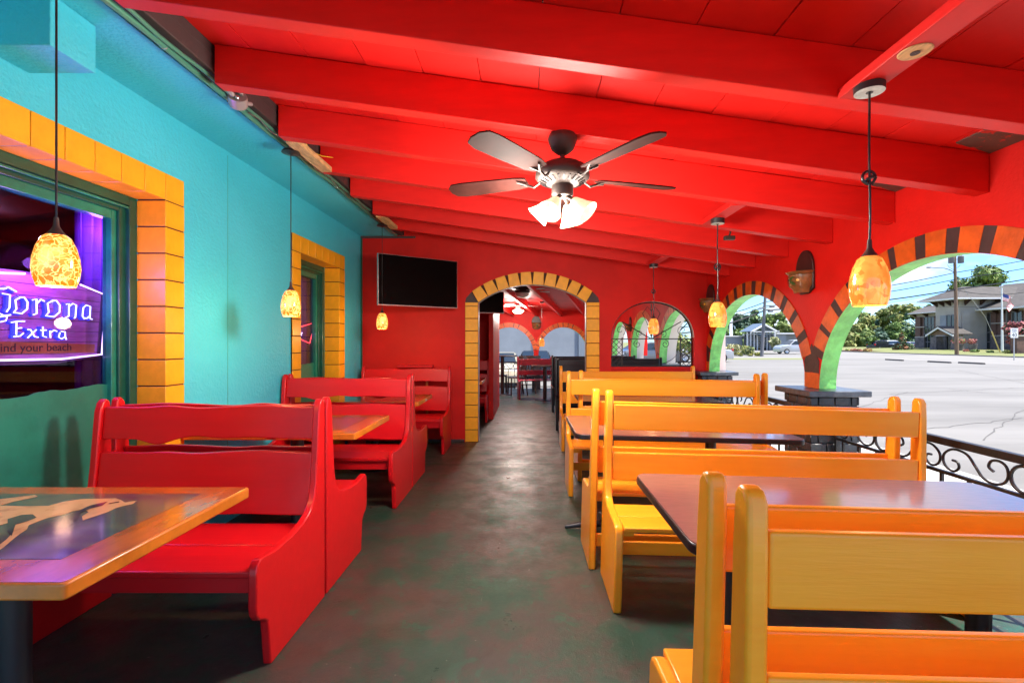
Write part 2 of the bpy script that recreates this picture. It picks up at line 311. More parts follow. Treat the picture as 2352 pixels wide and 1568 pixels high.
def copy_tree(o, parent=None):
    c = o.copy(); COL.objects.link(c); c.parent = parent
    for ch in list(o.children):
        copy_tree(ch, c)
    return c
def inst(src, name, parent=None, loc=(0, 0, 0), rot=(0, 0, 0), scale=(1, 1, 1)):
    o = bpy.data.objects.new(name, src.data); COL.objects.link(o); o.parent = parent; o.location = loc; o.rotation_euler = rot; o.scale = scale
    for m in src.modifiers:
        n = o.modifiers.new(m.name, m.type)
        if m.type == 'BEVEL': n.width = m.width; n.segments = m.segments; n.limit_method = m.limit_method; n.angle_limit = m.angle_limit
    return o
def W(px, py, d): return Vector(((px - 1210) * d / FX, d, 1.35 + (784 - py) * d / FX))
def WX(px, d): return (px - 1210) * d / FX
def WZ(py, d): return 1.35 + (784 - py) * d / FX
def text_mesh(txt, size, extrude=0.002, align='CENTER'):
    cu = bpy.data.curves.new('lettering', 'FONT'); cu.body = txt; cu.size = size; cu.extrude = extrude; cu.align_x = align; cu.align_y = 'CENTER'
    ob = bpy.data.objects.new('lettering', cu); COL.objects.link(ob)
    dg = bpy.context.evaluated_depsgraph_get(); me = bpy.data.meshes.new_from_object(ob.evaluated_get(dg)); bpy.data.objects.remove(ob); return me
def text_obj(txt, size, m, parent, loc, rot, extrude=0.002, name='lettering'):
    me = text_mesh(txt, size, extrude); me.materials.clear(); me.materials.append(M[m]); o = bpy.data.objects.new(name, me); COL.objects.link(o)
    o.parent = parent; o.location = loc; o.rotation_euler = rot; return o

ARC_X = 2.43; ARC_T = 0.14; WALL_X = -2.24; END_Y = 6.46
def zbeam(x): return 2.131 + 0.141 * (2.43 - x)
def zroof(x): return zbeam(x) + 0.208
def fz(x, y): return -max(0, x - .42) * math.tan(R(1.5)) * min(1, max(0, (6.0 - y) / 2.4))

# ------------------------------------------------------------------ ground, lot, road
def sheet(name, x0, x1, y0, y1, z, m, nx=1, ny=1, zf=None):
    b = MB(); v = []; f = []
    for j in range(ny + 1):
        for i in range(nx + 1):
            x = x0 + (x1 - x0) * i / nx; y = y0 + (y1 - y0) * j / ny; v.append((x, y, z + (zf(x, y) if zf else 0)))
    for j in range(ny):
        for i in range(nx): a = j * (nx + 1) + i; f.append((a, a + 1, a + nx + 2, a + nx + 1))
    b.add(v, f); o = b.build(name, m, smooth=0); tag(o, kind='structure'); return o
sheet('ground', -500, 700, -200, 900, -0.65, 'grass')
sheet('parking_lot', -60, 30.4, -60, 14.6, -0.15, 'lot'); sheet('parking_lot', 4.6, 30.9, 14.6, 43.0, -0.15, 'lot'); sheet('rear_yard', -60, 4.6, 14.6, 42, -0.6, 'lot')
b = MB(); b.box(-60, 4.6, 14.4, 14.62, -.7, -.152); b.box(4.4, 4.62, 14.62, 42, -.7, -.152); tag(b.build('retaining_edge', 'concrete_dark', smooth=0), kind='structure')
sheet('road', 31.0, 45.8, -80, 300, -0.15, 'road')
sheet('side_street', -80, 30.9, 43.0, 55.0, -0.15, 'road')
M['bounce_pale'] = mat('bounce_pale', (0.56, 0.54, 0.50), 0.85, var=0.12, vscale=.8, bump=.2, bscale=14)
sheet('bounce_strip', 2.87, 5.0, -20, 14.3, -0.144, 'bounce_pale')  # pale ground strip added to bounce sunlight up onto the ceiling
sheet('pavement', 30.4, 31.0, -60, 14.6, -0.146, 'road')
sheet('driveway', 46.1, 75, 95.2, 112, -0.14, 'road')
b = MB(); b.box(45.85, 46.05, -80, 95, -0.19, -0.04); tag(b.build('kerb', 'road'), kind='structure')
b = MB(); b.box(-80, 30.9, 55.0, 55.2, -0.19, -0.08); tag(b.build('kerb', 'road'), kind='structure')
fl = sheet('floor', -2.30, 2.86, -1.1, END_Y + .1, 0, 'floor', 26, 38, fz)
sheet('floor', -2.6, 2.86, END_Y + .1, 13.9, 0, 'floor', 4, 8)
M['joint'] = mat('joint', (0.02, 0.018, 0.015), 0.9)
b = MB()
for yj in (END_Y - .02, 5.25, 7.9, 9.4):
    prev = None
    for i in range(31):
        xx = -2.2 + 2.62 * i / 30; yy = yj + random.uniform(-.004, .004); wd = random.uniform(.002, .006)
        if prev: b.add([prev[0], prev[1], (xx, yy - wd, .003), (xx, yy + wd, .003)], [(0, 1, 2, 3)])
        prev = ((xx, yy + wd, .003), (xx, yy - wd, .003))
tag(b.build('floor_joint', 'joint', smooth=0), kind='structure')
b = MB(); b.box(-2.3, 2.86, -1.1, 13.9, -0.19, -0.07); tag(b.build('floor_slab', 'concrete_dark'), kind='structure')
# crack lines in the lot
b = MB()
for (px, py, px2, py2) in ((2000, 872, 2230, 868), (2055, 868, 2150, 871), (2130, 850, 2150, 852), (2180, 893, 2290, 905), (2010, 845, 2352, 842), (2090, 990, 2352, 960), (1900, 862, 2120, 858), (2040, 905, 2352, 890), (1960, 940, 2080, 900), (2200, 850, 2352, 880), (1700, 850, 1830, 846), (2250, 1010, 2352, 940)):
    a = W(px, py, 1); a = Vector((a.x * 1.5 / (1.35 - a.z), 1.5 / (1.35 - a.z), -0.146)); c = W(px2, py2, 1); c = Vector((c.x * 1.5 / (1.35 - c.z), 1.5 / (1.35 - c.z), -0.146))
    n = 14; side = (c - a).cross(Vector((0, 0, 1))).normalized(); prev = None
    for i in range(n + 1):
        p = a.lerp(c, i / n) + side * random.uniform(-.05, .05); wd = random.uniform(.006, .016)
        if prev: b.add([prev[0], prev[1], p - side * wd, p + side * wd], [(0, 1, 2, 3)])
        prev = (p + side * wd, p - side * wd)
o = b.build('crack', 'crack', smooth=0); tag(o, kind='structure')

# ------------------------------------------------------------------ ceiling: rafters and boards
ceil = empty('ceiling', kind='structure')
XL_B, XR_B = -1.64, 2.428
beam_ys = [1.95 + 0.643 * k for k in range(-3, 7)]
bm = MB(); bm.add([(x, y, zbeam(x) + h) for x in (XL_B, XR_B) for y in (-.08, 0) for h in (0, .206)],
    [(0, 1, 3, 2), (4, 6, 7, 5), (0, 4, 5, 1), (2, 3, 7, 6), (0, 2, 6, 4), (1, 5, 7, 3)])
beam0 = fixn(bm.build('rafter', 'red_ceiling', ceil, bevel=.004)); beam0.location.y = beam_ys[0]
for y in beam_ys[1:]: inst(beam0, 'rafter', ceil, (0, y, 0))
bw_ = 0.302; x = -1.75; k = 0
while x < 2.84:
    x1 = min(x + bw_, 2.86); bm = MB(); dz = 0.0015 * (k % 3)
    bm.add([(xx, yy, zroof(xx) + h) for xx in (x + .0025, x1 - .0025) for yy in (-.36, END_Y + .14) for h in (dz, .03)],
        [(0, 1, 3, 2), (4, 6, 7, 5), (0, 4, 5, 1), (2, 3, 7, 6), (0, 2, 6, 4), (1, 5, 7, 3)])
    fixn(bm.build('ceiling_board', 'red_ceiling', ceil, smooth=0)); x = x1; k += 1
bm = MB(); bm.add([(xx, yy, zroof(xx) + h) for xx in (-2.6, 2.88) for yy in (-.40, END_Y + .14) for h in (.034, .09)],
    [(0, 1, 3, 2), (4, 6, 7, 5), (0, 4, 5, 1), (2, 3, 7, 6), (0, 2, 6, 4), (1, 5, 7, 3)])
fixn(bm.build('roof_deck', 'dark_trim', ceil, smooth=0))
# fascia at the eave
bm = MB(); bm.box(2.862, 2.89, -.40, 13.9, zroof(2.86) - .08, zroof(2.86) + .03); bm.build('fascia', 'red_ceiling', ceil, bevel=.003)
# dark ledger and blocking along the wall side
bm = MB(); bm.box(-1.78, -1.655, -.40, END_Y, 2.775, 2.86); bm.build('ledger', 'dark_trim', ceil, bevel=.004)
bm = MB(); bm.box(-1.70, -1.655, -.40, END_Y, 2.86, zroof(-1.66)); bm.build('blocking', 'dark_trim', ceil, bevel=.003)
for i in range(len(beam_ys) - 1):
    y0, y1 = beam_ys[i], beam_ys[i + 1] - .08
    if y0 < 0.5: continue
    z0 = zroof(ARC_X) - 0.001; bm = MB()
    yy1 = y1 - .006; yy0 = yy1 - random.uniform(.2, .34)
    bm.add([(2.20, yy0, zroof(2.20) - .006), (2.426, yy0, zroof(2.426) - .006), (2.426, yy1, zroof(2.426) - .006), (2.20, yy1 - .05, zroof(2.20) - .006),
            (2.20, yy0, zroof(2.20) - .001), (2.426, yy0, zroof(2.426) - .001), (2.426, yy1, zroof(2.426) - .001), (2.20, yy1 - .05, zroof(2.20) - .001)],
           [(0, 3, 2, 1), (4, 5, 6, 7), (0, 1, 5, 4), (1, 2, 6, 5), (2, 3, 7, 6), (3, 0, 4, 7)])
    bm.build('bare_board', 'patch_wood', ceil, smooth=0)
# boards that carry the outer pendants, running between two rafters
def carrier(x, ya, yb, wdt=.105):
    bm = MB(); z0 = zbeam(x)
    bm.box(x - wdt / 2, x + wdt / 2, ya, yb, z0 - .002, z0 + .036)
    return bm.build('pendant_board', 'red_ceiling', ceil, bevel=.003)
carrier(1.265, 1.309, 1.868); carrier(1.434, 3.238, 3.797); carrier(1.496, 5.166, 5.726)
bm = MB(); bm.lathe([(.001, 0), (.045, 0), (.048, .003)], 20, (1.265, 1.56, zbeam(1.265) - .006)); bm.build('cover_plate', 'raw_wood', ceil)
bm = MB(); bm.lathe([(.001, 0), (.014, 0), (.014, .002)], 14, (1.265, 1.56, zbeam(1.265) - .0085)); bm.build('plate_hole', 'dark_trim', ceil)
for (ya, yb) in ((1.309, 1.868), (3.238, 3.797), (5.166, 5.726)):
    bm = MB(); bm.box(-1.63, -1.545, ya, yb, 2.69, 2.73); tag(bm.build('timber_block', 'raw_wood', ceil, bevel=.003), 'unpainted timber block')

# ------------------------------------------------------------------ walls with openings
def bands(mb, axis, p0, p1, samples, zt):
    """samples: list of (u, zb); axis 'x' = wall runs along y at x in p0..p1; 'y' = wall runs along x."""
    def P(u, z, t): return (t, u, z) if axis == 'x' else (u, t, z)
    n = len(samples); v = []
    for (u, zb) in samples:
        T = zt(u) if callable(zt) else zt
        v += [P(u, zb, p0), P(u, T, p0), P(u, zb, p1), P(u, T, p1)]
    F0 = []; F1 = []
    for i in range(n - 1):
        a = 4 * i; c = a + 4
        if abs(samples[i][0] - samples[i + 1][0]) > 1e-6:
            F0.append((a, c, c + 1, a + 1)); F0.append((a + 2, a + 3, c + 3, c + 2)); F0.append((a + 1, c + 1, c + 3, a + 3))
        F1.append((a, a + 2, c + 2, c))
    F0 += [(0, 1, 3, 2), (4 * n - 4, 4 * n - 2, 4 * n - 1, 4 * n - 3)]
    base = len(mb.v); mb.v += v
    for f in F0: mb.f.append(tuple(base + i for i in f)); mb.mi.append(0)
    for f in F1: mb.f.append(tuple(base + i for i in f)); mb.mi.append(1)
def ell(c, a, z0, b, n=52, jitter=0):
    return [(c - a * math.cos(math.pi * i / n), z0 + b * math.sin(math.pi * i / n) + (random.uniform(-jitter, jitter) if 0 < i < n else 0)) for i in range(n + 1)]
CAP = 0.955
pier_ys = [-0.72, 1.68, 4.08, 6.48, 8.90, 11.30, 13.72]
ARCH_B = 0.905
def arches(ys):
    return [((ys[i] + ys[i + 1]) / 2, (ys[i + 1] - ys[i]) / 2 - .10) for i in range(len(ys) - 1)]
# near arcade
arc = empty('arcade_wall', (0, 0, 0), label='red arcade wall with black and orange striped arches and green undersides', cat='wall')
mb = MB(); s = [(pier_ys[0] - .1, CAP)]
for c, a in arches(pier_ys[:4]): s += ell(c, a, CAP, ARCH_B)
s += [(pier_ys[3] + .1, CAP)]
bands(mb, 'x', ARC_X, ARC_X + ARC_T, s, zroof(ARC_X) - .002)
fixn(mb.build('wall_face', ['red_wall', 'green_arch'], arc, smooth=30))
def stripe_arch(parent, c, a, z0, b, w, y_lo, y_hi, plane, dirn, n, zmin, names, mats, axis='x', ratio=.33, jit=.25, wedge=True):
    """voussoirs round an elliptic arch; each block a part, proud of the plane"""
    def pt(t, off):
        u = -a * math.cos(t); v = b * math.sin(t); nx = -math.cos(t) / a; nz = math.sin(t) / b; L = math.hypot(nx, nz)
        uu = c + u + nx / L * off; return (min(max(uu, y_lo), y_hi), z0 + v + nz / L * off)
    t0 = math.asin(min(1, (zmin - z0) / b)); t1 = math.pi - t0
    # divide by arc length
    N = 400; ts = [t0 + (t1 - t0) * i / N for i in range(N + 1)]; L = [0]
    for i in range(N):
        p, q = pt(ts[i], w / 2), pt(ts[i + 1], w / 2); L.append(L[-1] + math.hypot(p[0] - q[0], p[1] - q[1]))
    tot = L[-1]
    def at(sv):
        for i in range(N):
            if L[i + 1] >= sv: return ts[i] + (ts[i + 1] - ts[i]) * (sv - L[i]) / max(1e-9, L[i + 1] - L[i])
        return ts[-1]
    cuts = []; cell = tot / n
    for i in range(n):
        j = random.uniform(-jit, jit) * cell * .3; g = ratio * cell * random.uniform(.8, 1.2)
        cuts.append((i * cell, (i + 1) * cell - g + j, 0)); cuts.append(((i + 1) * cell - g + j, (i + 1) * cell, 1))
    for (s0, s1, kind) in cuts:
        if kind == 1 and s1 >= tot - 1e-6 and not wedge: continue
        k = 4; ps = [pt(at(s0 + (s1 - s0) * i / k), .002) for i in range(k + 1)] + [pt(at(s0 + (s1 - s0) * i / k), w) for i in range(k, -1, -1)]
        mb = MB(); th = .007 if kind == 0 else .0045
        mb.prism(ps, axis, plane - dirn * .02, plane + dirn * th); fixn(mb.build(names[kind], mats[kind], parent, smooth=0))
for i, (c, a) in enumerate(arches(pier_ys[:4])):
    if c < 0: continue
    stripe_arch(arc, c, a, CAP, ARCH_B, .145, c - a - .098, c + a + .098, ARC_X, -1, 13 if i != 2 else 13, 1.20, ('arch_block', 'arch_joint'), ('arch_orange', 'arch_dark'))
for y in pier_ys[1:4]:
    mb = MB(); mb.prism([(y - .105, 1.185), (y - .098, 1.08), (y, 1.09), (y + .098, 1.08), (y + .105, 1.185), (y + .02, 1.30), (y, 1.33), (y - .02, 1.30)], 'x', ARC_X - .0055, ARC_X + .02)
    fixn(mb.build('arch_joint', 'arch_dark', arc, smooth=0))
    mb = MB(); mb.box(ARC_X - .008, ARC_X + .02, y - .098, y + .098, CAP + .002, 1.085); mb.build('arch_block', 'arch_orange', arc, smooth=0)

# brick piers
def brick_pier(y, lab, detailed=True, xc=2.5, base=-.15):
    t = empty('brick_pier', (xc, y, 0), label=lab, cat='pier', group='painted brick piers under the arches')
    mb = MB(); mb.box(-.185, .185, -.185, .185, base, .905); mb.build('core', 'black_brick', t, smooth=0)
    mb = MB(); mb.box(-.25, .25, -.27, .27, .905, .953); cp = mb.build('cap', 'cap_paint', t, bevel=.008, segs=3)
    if detailed:
        L = .128; h = .066; src = {}
        for r in range(14):
            z = base + .002 + r * .0753
            for side in range(4):
                off = 0 if r % 2 == 0 else L / 2 + .003
                u = -.2 - (off if off else 0)
                while u < .2 - 1e-3:
                    a0 = max(u, -.2); a1 = min(u + L, .2)
                    if a1 - a0 > .02:
                        key = round(a1 - a0, 3)
                        if key not in src:
                            m2 = MB(); m2.box(-(a1 - a0) / 2, (a1 - a0) / 2, 0, .02, 0, h); src[key] = m2.build('brick', 'black_brick', t, bevel=.005, segs=1, smooth=40); o = src[key]
                        else: o = inst(src[key], 'brick', t)
                        cc = (a0 + a1) / 2; pr = .197 + random.uniform(-.002, .004)
                        ang = side * math.pi / 2; o.rotation_euler = (0, 0, ang + random.uniform(-.01, .01))
                        # local +y inward; place on side
                        px, py = cc, -pr
                        o.location = (px * math.cos(ang) - py * math.sin(ang), px * math.sin(ang) + py * math.cos(ang), z)
                    u += L + .006
    return t
brick_pier(4.08, 'black painted brick pier standing beyond the nearest yellow bench')
brick_pier(6.48, 'black painted brick pier at the corner of the red end wall')
brick_pier(1.68, 'black painted brick pier under the nearest arch leg, out of view', False)
for y in (-.72,): brick_pier(y, 'black painted brick pier behind the viewpoint', False)

# end wall
ew = empty('end_wall', (0, 0, 0), label='red end wall with an orange edged arched doorway and a grilled window', cat='wall')
DX0, DX1, DZ = -.652, .799, 1.876; DC = (DX0 + DX1) / 2; DA = (DX1 - DX0) / 2
RD = (DA ** 2 + .24 ** 2) / (2 * .24)
def door_arc(n=20, off=0):
    cz = DZ + .24 - RD; th = math.asin(DA / RD); return [(DC + (RD + off) * math.sin(-th + 2 * th * i / n), cz + (RD + off) * math.cos(-th + 2 * th * i / n)) for i in range(n + 1)]
WX0, WX1, WZ0, WZS, WZT = 1.138, 2.257, 1.003, 1.404, 1.89
ztop = lambda x: zroof(x) - .003
mb = MB()
bands(mb, 'y', END_Y, END_Y + .13, [(-2.24, 0), (DX0, 0)] + door_arc() + [(DX1, 0), (WX0, 0)], lambda x: min(ztop(x), ztop(-1.7)) )
bands(mb, 'y', END_Y, END_Y + .13, [(WX0, 0), (WX1, 0)], WZ0)
bands(mb, 'y', END_Y, END_Y + .13, ell((WX0 + WX1) / 2, (WX1 - WX0) / 2, WZS, WZT - WZS, 24), ztop)
bands(mb, 'y', END_Y, END_Y + .13, [(WX1, 0), (2.43, 0)], ztop)
# bottoms of the two full height ends of the window opening are hidden in the wall; only the jambs show
fixn(mb.build('wall_face', ['red_wall', 'jamb_white'], ew, smooth=30))
mb = MB(); mb.box(WX0, WX1, END_Y - .012, END_Y + .14, WZ0 - .03, WZ0 + .004); mb.build('sill', 'red_wall', ew, bevel=.004)
mb = MB(); mb.box(-2.238, DX0 - .19, END_Y - .014, END_Y - .001, 0, .035); mb.build('skirting', 'dark_trim', ew)
mb = MB(); mb.box(-2.238, -2.215, END_Y - .012, END_Y - .001, .03, 2.74); mb.build('corner_line', 'green_dark', ew)
mb = MB(); mb.box(-2.238, -1.5, END_Y - .014, END_Y - .001, 2.738, 2.766); mb.build('top_line', 'dark_trim', ew)
# door surround: blocks on both legs and voussoirs
mb = MB(); mb.box(DX0 - .178, DX0 - .002, END_Y - .012, END_Y, 0, DZ + .005); mb.box(DX1 + .002, DX1 + .178, END_Y - .012, END_Y, 0, DZ + .005)
mb.build('grout', 'grout', ew, smooth=0)
H = DZ / 11.3
mb = MB(); mb.box(0, .172, -.022, 0, .003, H - .006); dbk = mb.build('surround_block', 'orange_brick', ew, bevel=.003); dbk.location = (DX0 - .176, END_Y, 0)
for i in range(12):
    hh = 1 if i < 11 else .3
    for x0 in (DX0 - .176, DX1 + .004):
        if i == 0 and x0 < 0: continue
        inst(dbk, 'surround_block', ew, (x0, END_Y, i * H), scale=(1, 1, hh))
cz = DZ + .24 - RD; th = math.asin(DA / RD); outer = []
mb = MB(); ps = door_arc(20, .002) + door_arc(20, .165)[::-1]; mb.prism(ps, 'y', END_Y - .012, END_Y + .001); fixn(mb.build('grout', 'grout', ew, smooth=0))
for i in range(10):
    a0 = -th + 2 * th * i / 10 + .006; a1 = -th + 2 * th * (i + 1) / 10 - .006
    sh = .010
    ps = [(DC + (RD + r) * math.sin(a), cz + (RD + r) * math.cos(a)) for r, a in ((.001, a0 - .004), (.001, a1 + .004), (.17, a1 - sh), (.17, a0 + sh))]
    mb = MB(); mb.prism(ps, 'y', END_Y - .024, END_Y + .001); fixn(mb.build('arch_block', 'orange_brick', ew, bevel=.003))
for sx in (-1, 1):
    xi = DC + sx * DA; e = (DC + sx * (RD + .165) * math.sin(th), cz + (RD + .165) * math.cos(th))
    ps = [(xi + sx * .004, DZ + .006), (xi + sx * .176, DZ + .006), (xi + sx * .165, DZ + .06), e]
    mb = MB(); mb.prism(ps, 'y', END_Y - .014, END_Y + .001); fixn(mb.build('corner_wedge', 'arch_dark', ew, smooth=0))
# iron grille of the end wall window
gr = empty('window_grille', ((WX0 + WX1) / 2, END_Y + .07, WZ0), label='black wrought iron grille with scrolls in the arched window of the end wall', cat='grille')
gw = (WX1 - WX0) / 2; gh = WZS - WZ0
def spiral(cx, cz, r, turns, a0, dirn=1, n=22, r1=.25): return [(cx + r * (1 - (1 - r1) * i / n) * math.cos(a0 + dirn * turns * 2 * math.pi * i / n), 0, cz + r * (1 - (1 - r1) * i / n) * math.sin(a0 + dirn * turns * 2 * math.pi * i / n)) for i in range(n + 1)]
mb = MB()
for z in (.012, gh - .02): mb.box(-gw + .004, gw - .004, -.008, .008, z - .006, z + .008)
ps = [(p[0] - (WX0 + WX1) / 2, 0, p[1] - WZ0) for p in ell((WX0 + WX1) / 2, gw - .008, WZS, WZT - WZS - .008, 26)]
mb.tube([(-gw + .008, 0, 0)] + ps + [(gw - .008, 0, 0)], .009, 6); fixn(mb.build('frame', 'iron', gr))
mb = MB()
for a in (90, 138, 42): mb.tube([(0, 0, gh - .02), (gw * .97 * math.cos(R(a)), 0, gh - .02 + (.48 if a == 90 else .35) * math.sin(R(a)))], .007, 6)
mb.box(-gw + .155, -gw + .17, -.006, .006, 0, gh); mb.box(gw - .17, gw - .155, -.006, .006, 0, gh); mb.build('bar', 'iron', gr)
for sx in (-1, 1):
    mb = MB(); x0 = -gw + .01 if sx < 0 else gw - .155; wd = .145; hh = gh - .04; n = 5; m_ = 2; cw = wd / m_; ch = hh / n
    for i in range(-n, m_ + n):
        for sgn in (1, -1):
            pts = []
            for (u0, v0, u1, v1) in [(i * cw, 0, i * cw + n * cw * sgn, hh)]:
                # clip to 0..wd
                du = u1 - u0
                if abs(du) < 1e-9: continue
                ta = (0 - u0) / du; tb = (wd - u0) / du; lo = max(0, min(ta, tb)); hi = min(1, max(ta, tb))
                if hi - lo > .03: pts = [(x0 + u0 + du * lo, 0, .015 + hh * lo), (x0 + u0 + du * hi, 0, .015 + hh * hi)]
            if pts: mb.tube(pts, .004, 5)
    mb.build('lattice', 'iron', gr)
for sx in (-1, 1):
    mb = MB(); mb.tube(spiral(sx * .19, gh - .09, .055, 1.3, R(90), -sx), .004, 5); mb.build('scroll', 'iron', gr)
    mb = MB(); mb.tube(spiral(sx * .16, gh + .055, .05, 1.2, R(-90), sx), .004, 5); mb.build('scroll', 'iron', gr)
    mb = MB(); mb.tube([(sx * .36 * math.cos(t), 0, gh * .55 - .19 * math.sin(t) * (1 if t > 0 else 1)) for t in [i * math.pi / 2 / 12 for i in range(13)]], .004, 5); mb.build('scroll', 'iron', gr)
    mb = MB(); mb.tube(spiral(sx * .42, gh + .10, .075, 1.1, R(-60), -sx), .004, 5); mb.build('scroll', 'iron', gr)
    mb = MB(); mb.tube([(0, 0, gh), (sx * .06, 0, gh + .2), (sx * .12, 0, gh + .33), (sx * .05, 0, gh + .42), (0, 0, gh + .36)], .004, 5); mb.build('scroll', 'iron', gr)

# ------------------------------------------------------------------ blue wall with its two windows
bwall = empty('blue_wall', (0, 0, 0), label='turquoise rendered restaurant wall with two orange edged windows', cat='wall')
W1 = (1.02, 2.95); W2 = (4.711, 5.685); LZ = 2.225; TOPZ = 2.79; RX = -2.396
mb = MB()
for (y0, y1) in ((-.93, W1[0]), (W1[1], W2[0]), (W2[1], END_Y)): mb.box(WALL_X - .22, WALL_X, y0, y1, 0, TOPZ)
for (y0, y1) in (W1, W2): mb.box(WALL_X - .22, WALL_X, y0, y1, LZ, TOPZ); mb.box(WALL_X - .22, RX - .06, y0, y1, 0, .06)
mb.build('wall_face', 'blue_wall', bwall, smooth=0)
mb = MB(); mb.box(WALL_X + .001, -1.78, -.93, END_Y - .002, 2.77, 2.80); mb.build('soffit', 'blue_wall', bwall, smooth=0)
mb = MB(); mb.box(WALL_X + .001, -1.94, 1.949, 2.157, 2.555, 2.768); mb.build('boxed_beam', 'blue_wall', bwall, bevel=.004)
mb = MB(); mb.box(WALL_X + .0, WALL_X + .0012, 3.585, 3.5875, 0.1, 2.74); mb.build('wall_seam', 'green_frame', bwall, smooth=0)
def surround(y0, y1, wdt, nlint):
    # lintel blocks and leg blocks, each a part; grout behind them
    mb = MB(); mb.box(WALL_X - .155, WALL_X + .012, y0 - wdt, y1 + wdt, LZ + .001, LZ + .158); mb.box(WALL_X - .155, WALL_X + .012, y1 - .001, y1 + wdt, 0, LZ + .001)
    mb.box(WALL_X - .155, WALL_X + .012, y0 - wdt, y0 + .001, 0, LZ + .001); mb.build('grout', 'grout', bwall, smooth=0)
    tot = (y1 + wdt) - (y0 - wdt); L = tot / nlint
    mb = MB(); mb.box(-.16, .018, .002, L - .002, 0, .162); lb = mb.build('lintel_block', 'orange_brick', bwall, bevel=.003); lb.location = (WALL_X, y0 - wdt, LZ - .002)
    for i in range(1, nlint): inst(lb, 'lintel_block', bwall, (WALL_X, y0 - wdt + i * L, LZ - .002))
    H = .1636; n = int(LZ / H)
    mb = MB(); mb.box(-.16, .018, -.004, wdt, .003, H - .005); jb = mb.build('jamb_block', 'orange_brick', bwall, bevel=.003); first = True
    for i in range(n + 1):
        z = LZ - .004 - (i + 1) * H; sc_ = 1
        if z < 0: sc_ = (z + H) / H; z = 0
        for side in (0, 1):
            if first: jb.location = (WALL_X, y1, z); first = False; continue
            if side == 1: inst(jb, 'jamb_block', bwall, (WALL_X, y0, z), rot=(0, 0, 0), scale=(1, -1, sc_))
            else: inst(jb, 'jamb_block', bwall, (WALL_X, y1, z), scale=(1, 1, sc_))
        if sc_ < 1: break
surround(W1[0], W1[1], .158, 14); surround(W2[0], W2[1], .165, 8)
def window(y0, y1, edge_z, wav):
    fr = MB()
    # stepped outer frame
    for (i, (t, dx0, dx1)) in enumerate(((.055, -.09, -.005), (.10, -.10, -.03))):
        for (a, c_) in ((y0, y0 + t), (y1 - t, y1)): fr.box(RX + dx0, RX + dx1, a, c_, .06, LZ)
        fr.box(RX + dx0, RX + dx1, y0 + t, y1 - t, LZ - t, LZ)
    f = fr.build('window_frame', 'green_dark', bwall, bevel=.004)
    m2 = MB(); t = .135
    for (a, c_) in ((y0 + .1, y0 + t), (y1 - t, y1 - .1)): m2.box(RX - .10, RX - .045, a, c_, .06, LZ - .1)
    m2.box(RX - .10, RX - .045, y0 + t, y1 - t, LZ - t - .02, LZ - .1)
    m2.box(RX - .02, RX - .005, y0 + .055, y1 - .055, LZ - .075, LZ - .062)
    m2.build('inner_trim', 'green_frame', f, bevel=.004)
    m3 = MB(); m3.box(RX - .085, RX - .078, y0 + t, y1 - t, edge_z - .03, LZ - t - .02); m3.build('pane', 'pane', f, smooth=0)
    ps = [(y0 + t, .06)]; n = 60
    for i in range(n + 1):
        u = i / n; y = y1 - t - (y1 - y0 - 2 * t) * u
        z = edge_z + (.009 * math.sin(u * 9 + 1) + .006 * math.sin(u * 37) + random.uniform(-.003, .003)) * wav
        ps.append((y, z))
    ps = [(y1 - t, .06)] + ps[1:] + [(y0 + t, .06)]
    m4 = MB(); m4.prism(ps, 'x', RX - .0775, RX - .070); fixn(m4.build('painted_panel', 'green_panel', f, smooth=0))
    return f
window(W1[0], W1[1], 1.088, 1); window(W2[0], W2[1], 1.10, .3)
# the dark dining room behind the glass
rm = empty('dining_room', kind='structure')
mb = MB(); X0, X1, Y0, Y1 = -7.0, -2.47, 0.2, 8.2
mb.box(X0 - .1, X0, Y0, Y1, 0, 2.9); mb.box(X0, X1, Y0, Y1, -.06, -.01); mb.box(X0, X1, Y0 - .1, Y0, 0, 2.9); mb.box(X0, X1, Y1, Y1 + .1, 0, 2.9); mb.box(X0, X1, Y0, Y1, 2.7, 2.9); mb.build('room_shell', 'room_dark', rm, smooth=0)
for i in range(13):
    mb = MB(); mb.box(-5.4, -3.1, 6.2, 6.23, 1.6 + i * .075, 1.65 + i * .075); mb.build('slat', 'room_slat', rm, smooth=0)
for (px, py, dd, r) in ((8, 447, 5.2, .05), (148, 452, 5.6, .02), (184, 450, 5.9, .018)):
    p = W(px, py, dd); mb = MB(); mb.ball((0, 0, 0), r, n=6); o = mb.build('ceiling_spotlight', 'spot'); o.location = p
    tag(o, {8: 'bright pink spotlight seen through the near window', 148: 'small spotlight glowing left of the pair inside the near window', 184: 'small spotlight glowing nearest the purple curtain'}[px], 'spotlight', 'spotlights inside the dining room')
    if px == 8:
        l = bpy.data.lights.new('spot_glow', 'POINT'); l.energy = 14; l.color = (0.95, .5, .8); l.shadow_soft_size = .08; lo = bpy.data.objects.new('spot_glow', l); COL.objects.link(lo); lo.location = p + Vector((.15, -.3, -.2)); 
def curtain(y0, y1, z0, z1, x, lab):
    mb = MB(); n = 40; v = []; f = []
    for i in range(n + 1):
        y = y0 + (y1 - y0) * i / n; dx = .025 * math.sin(i * .95) + .01 * math.sin(i * 2.3)
        for z in (z0, z1): v.append((x + dx, y, z))
    for i in range(n): f.append((2 * i, 2 * i + 2, 2 * i + 3, 2 * i + 1))
    mb.add(v, f); b0 = len(mb.v)
    o = mb.build('curtain', 'curtain', smooth=60); md = o.modifiers.new('solid', 'SOLIDIFY'); md.thickness = .004
    tag(o, lab, 'curtain', 'purple curtains inside the windows')
curtain(2.88, 3.30, 1.0, 2.15, -2.72, 'purple curtain hanging inside the near window beside the neon sign')
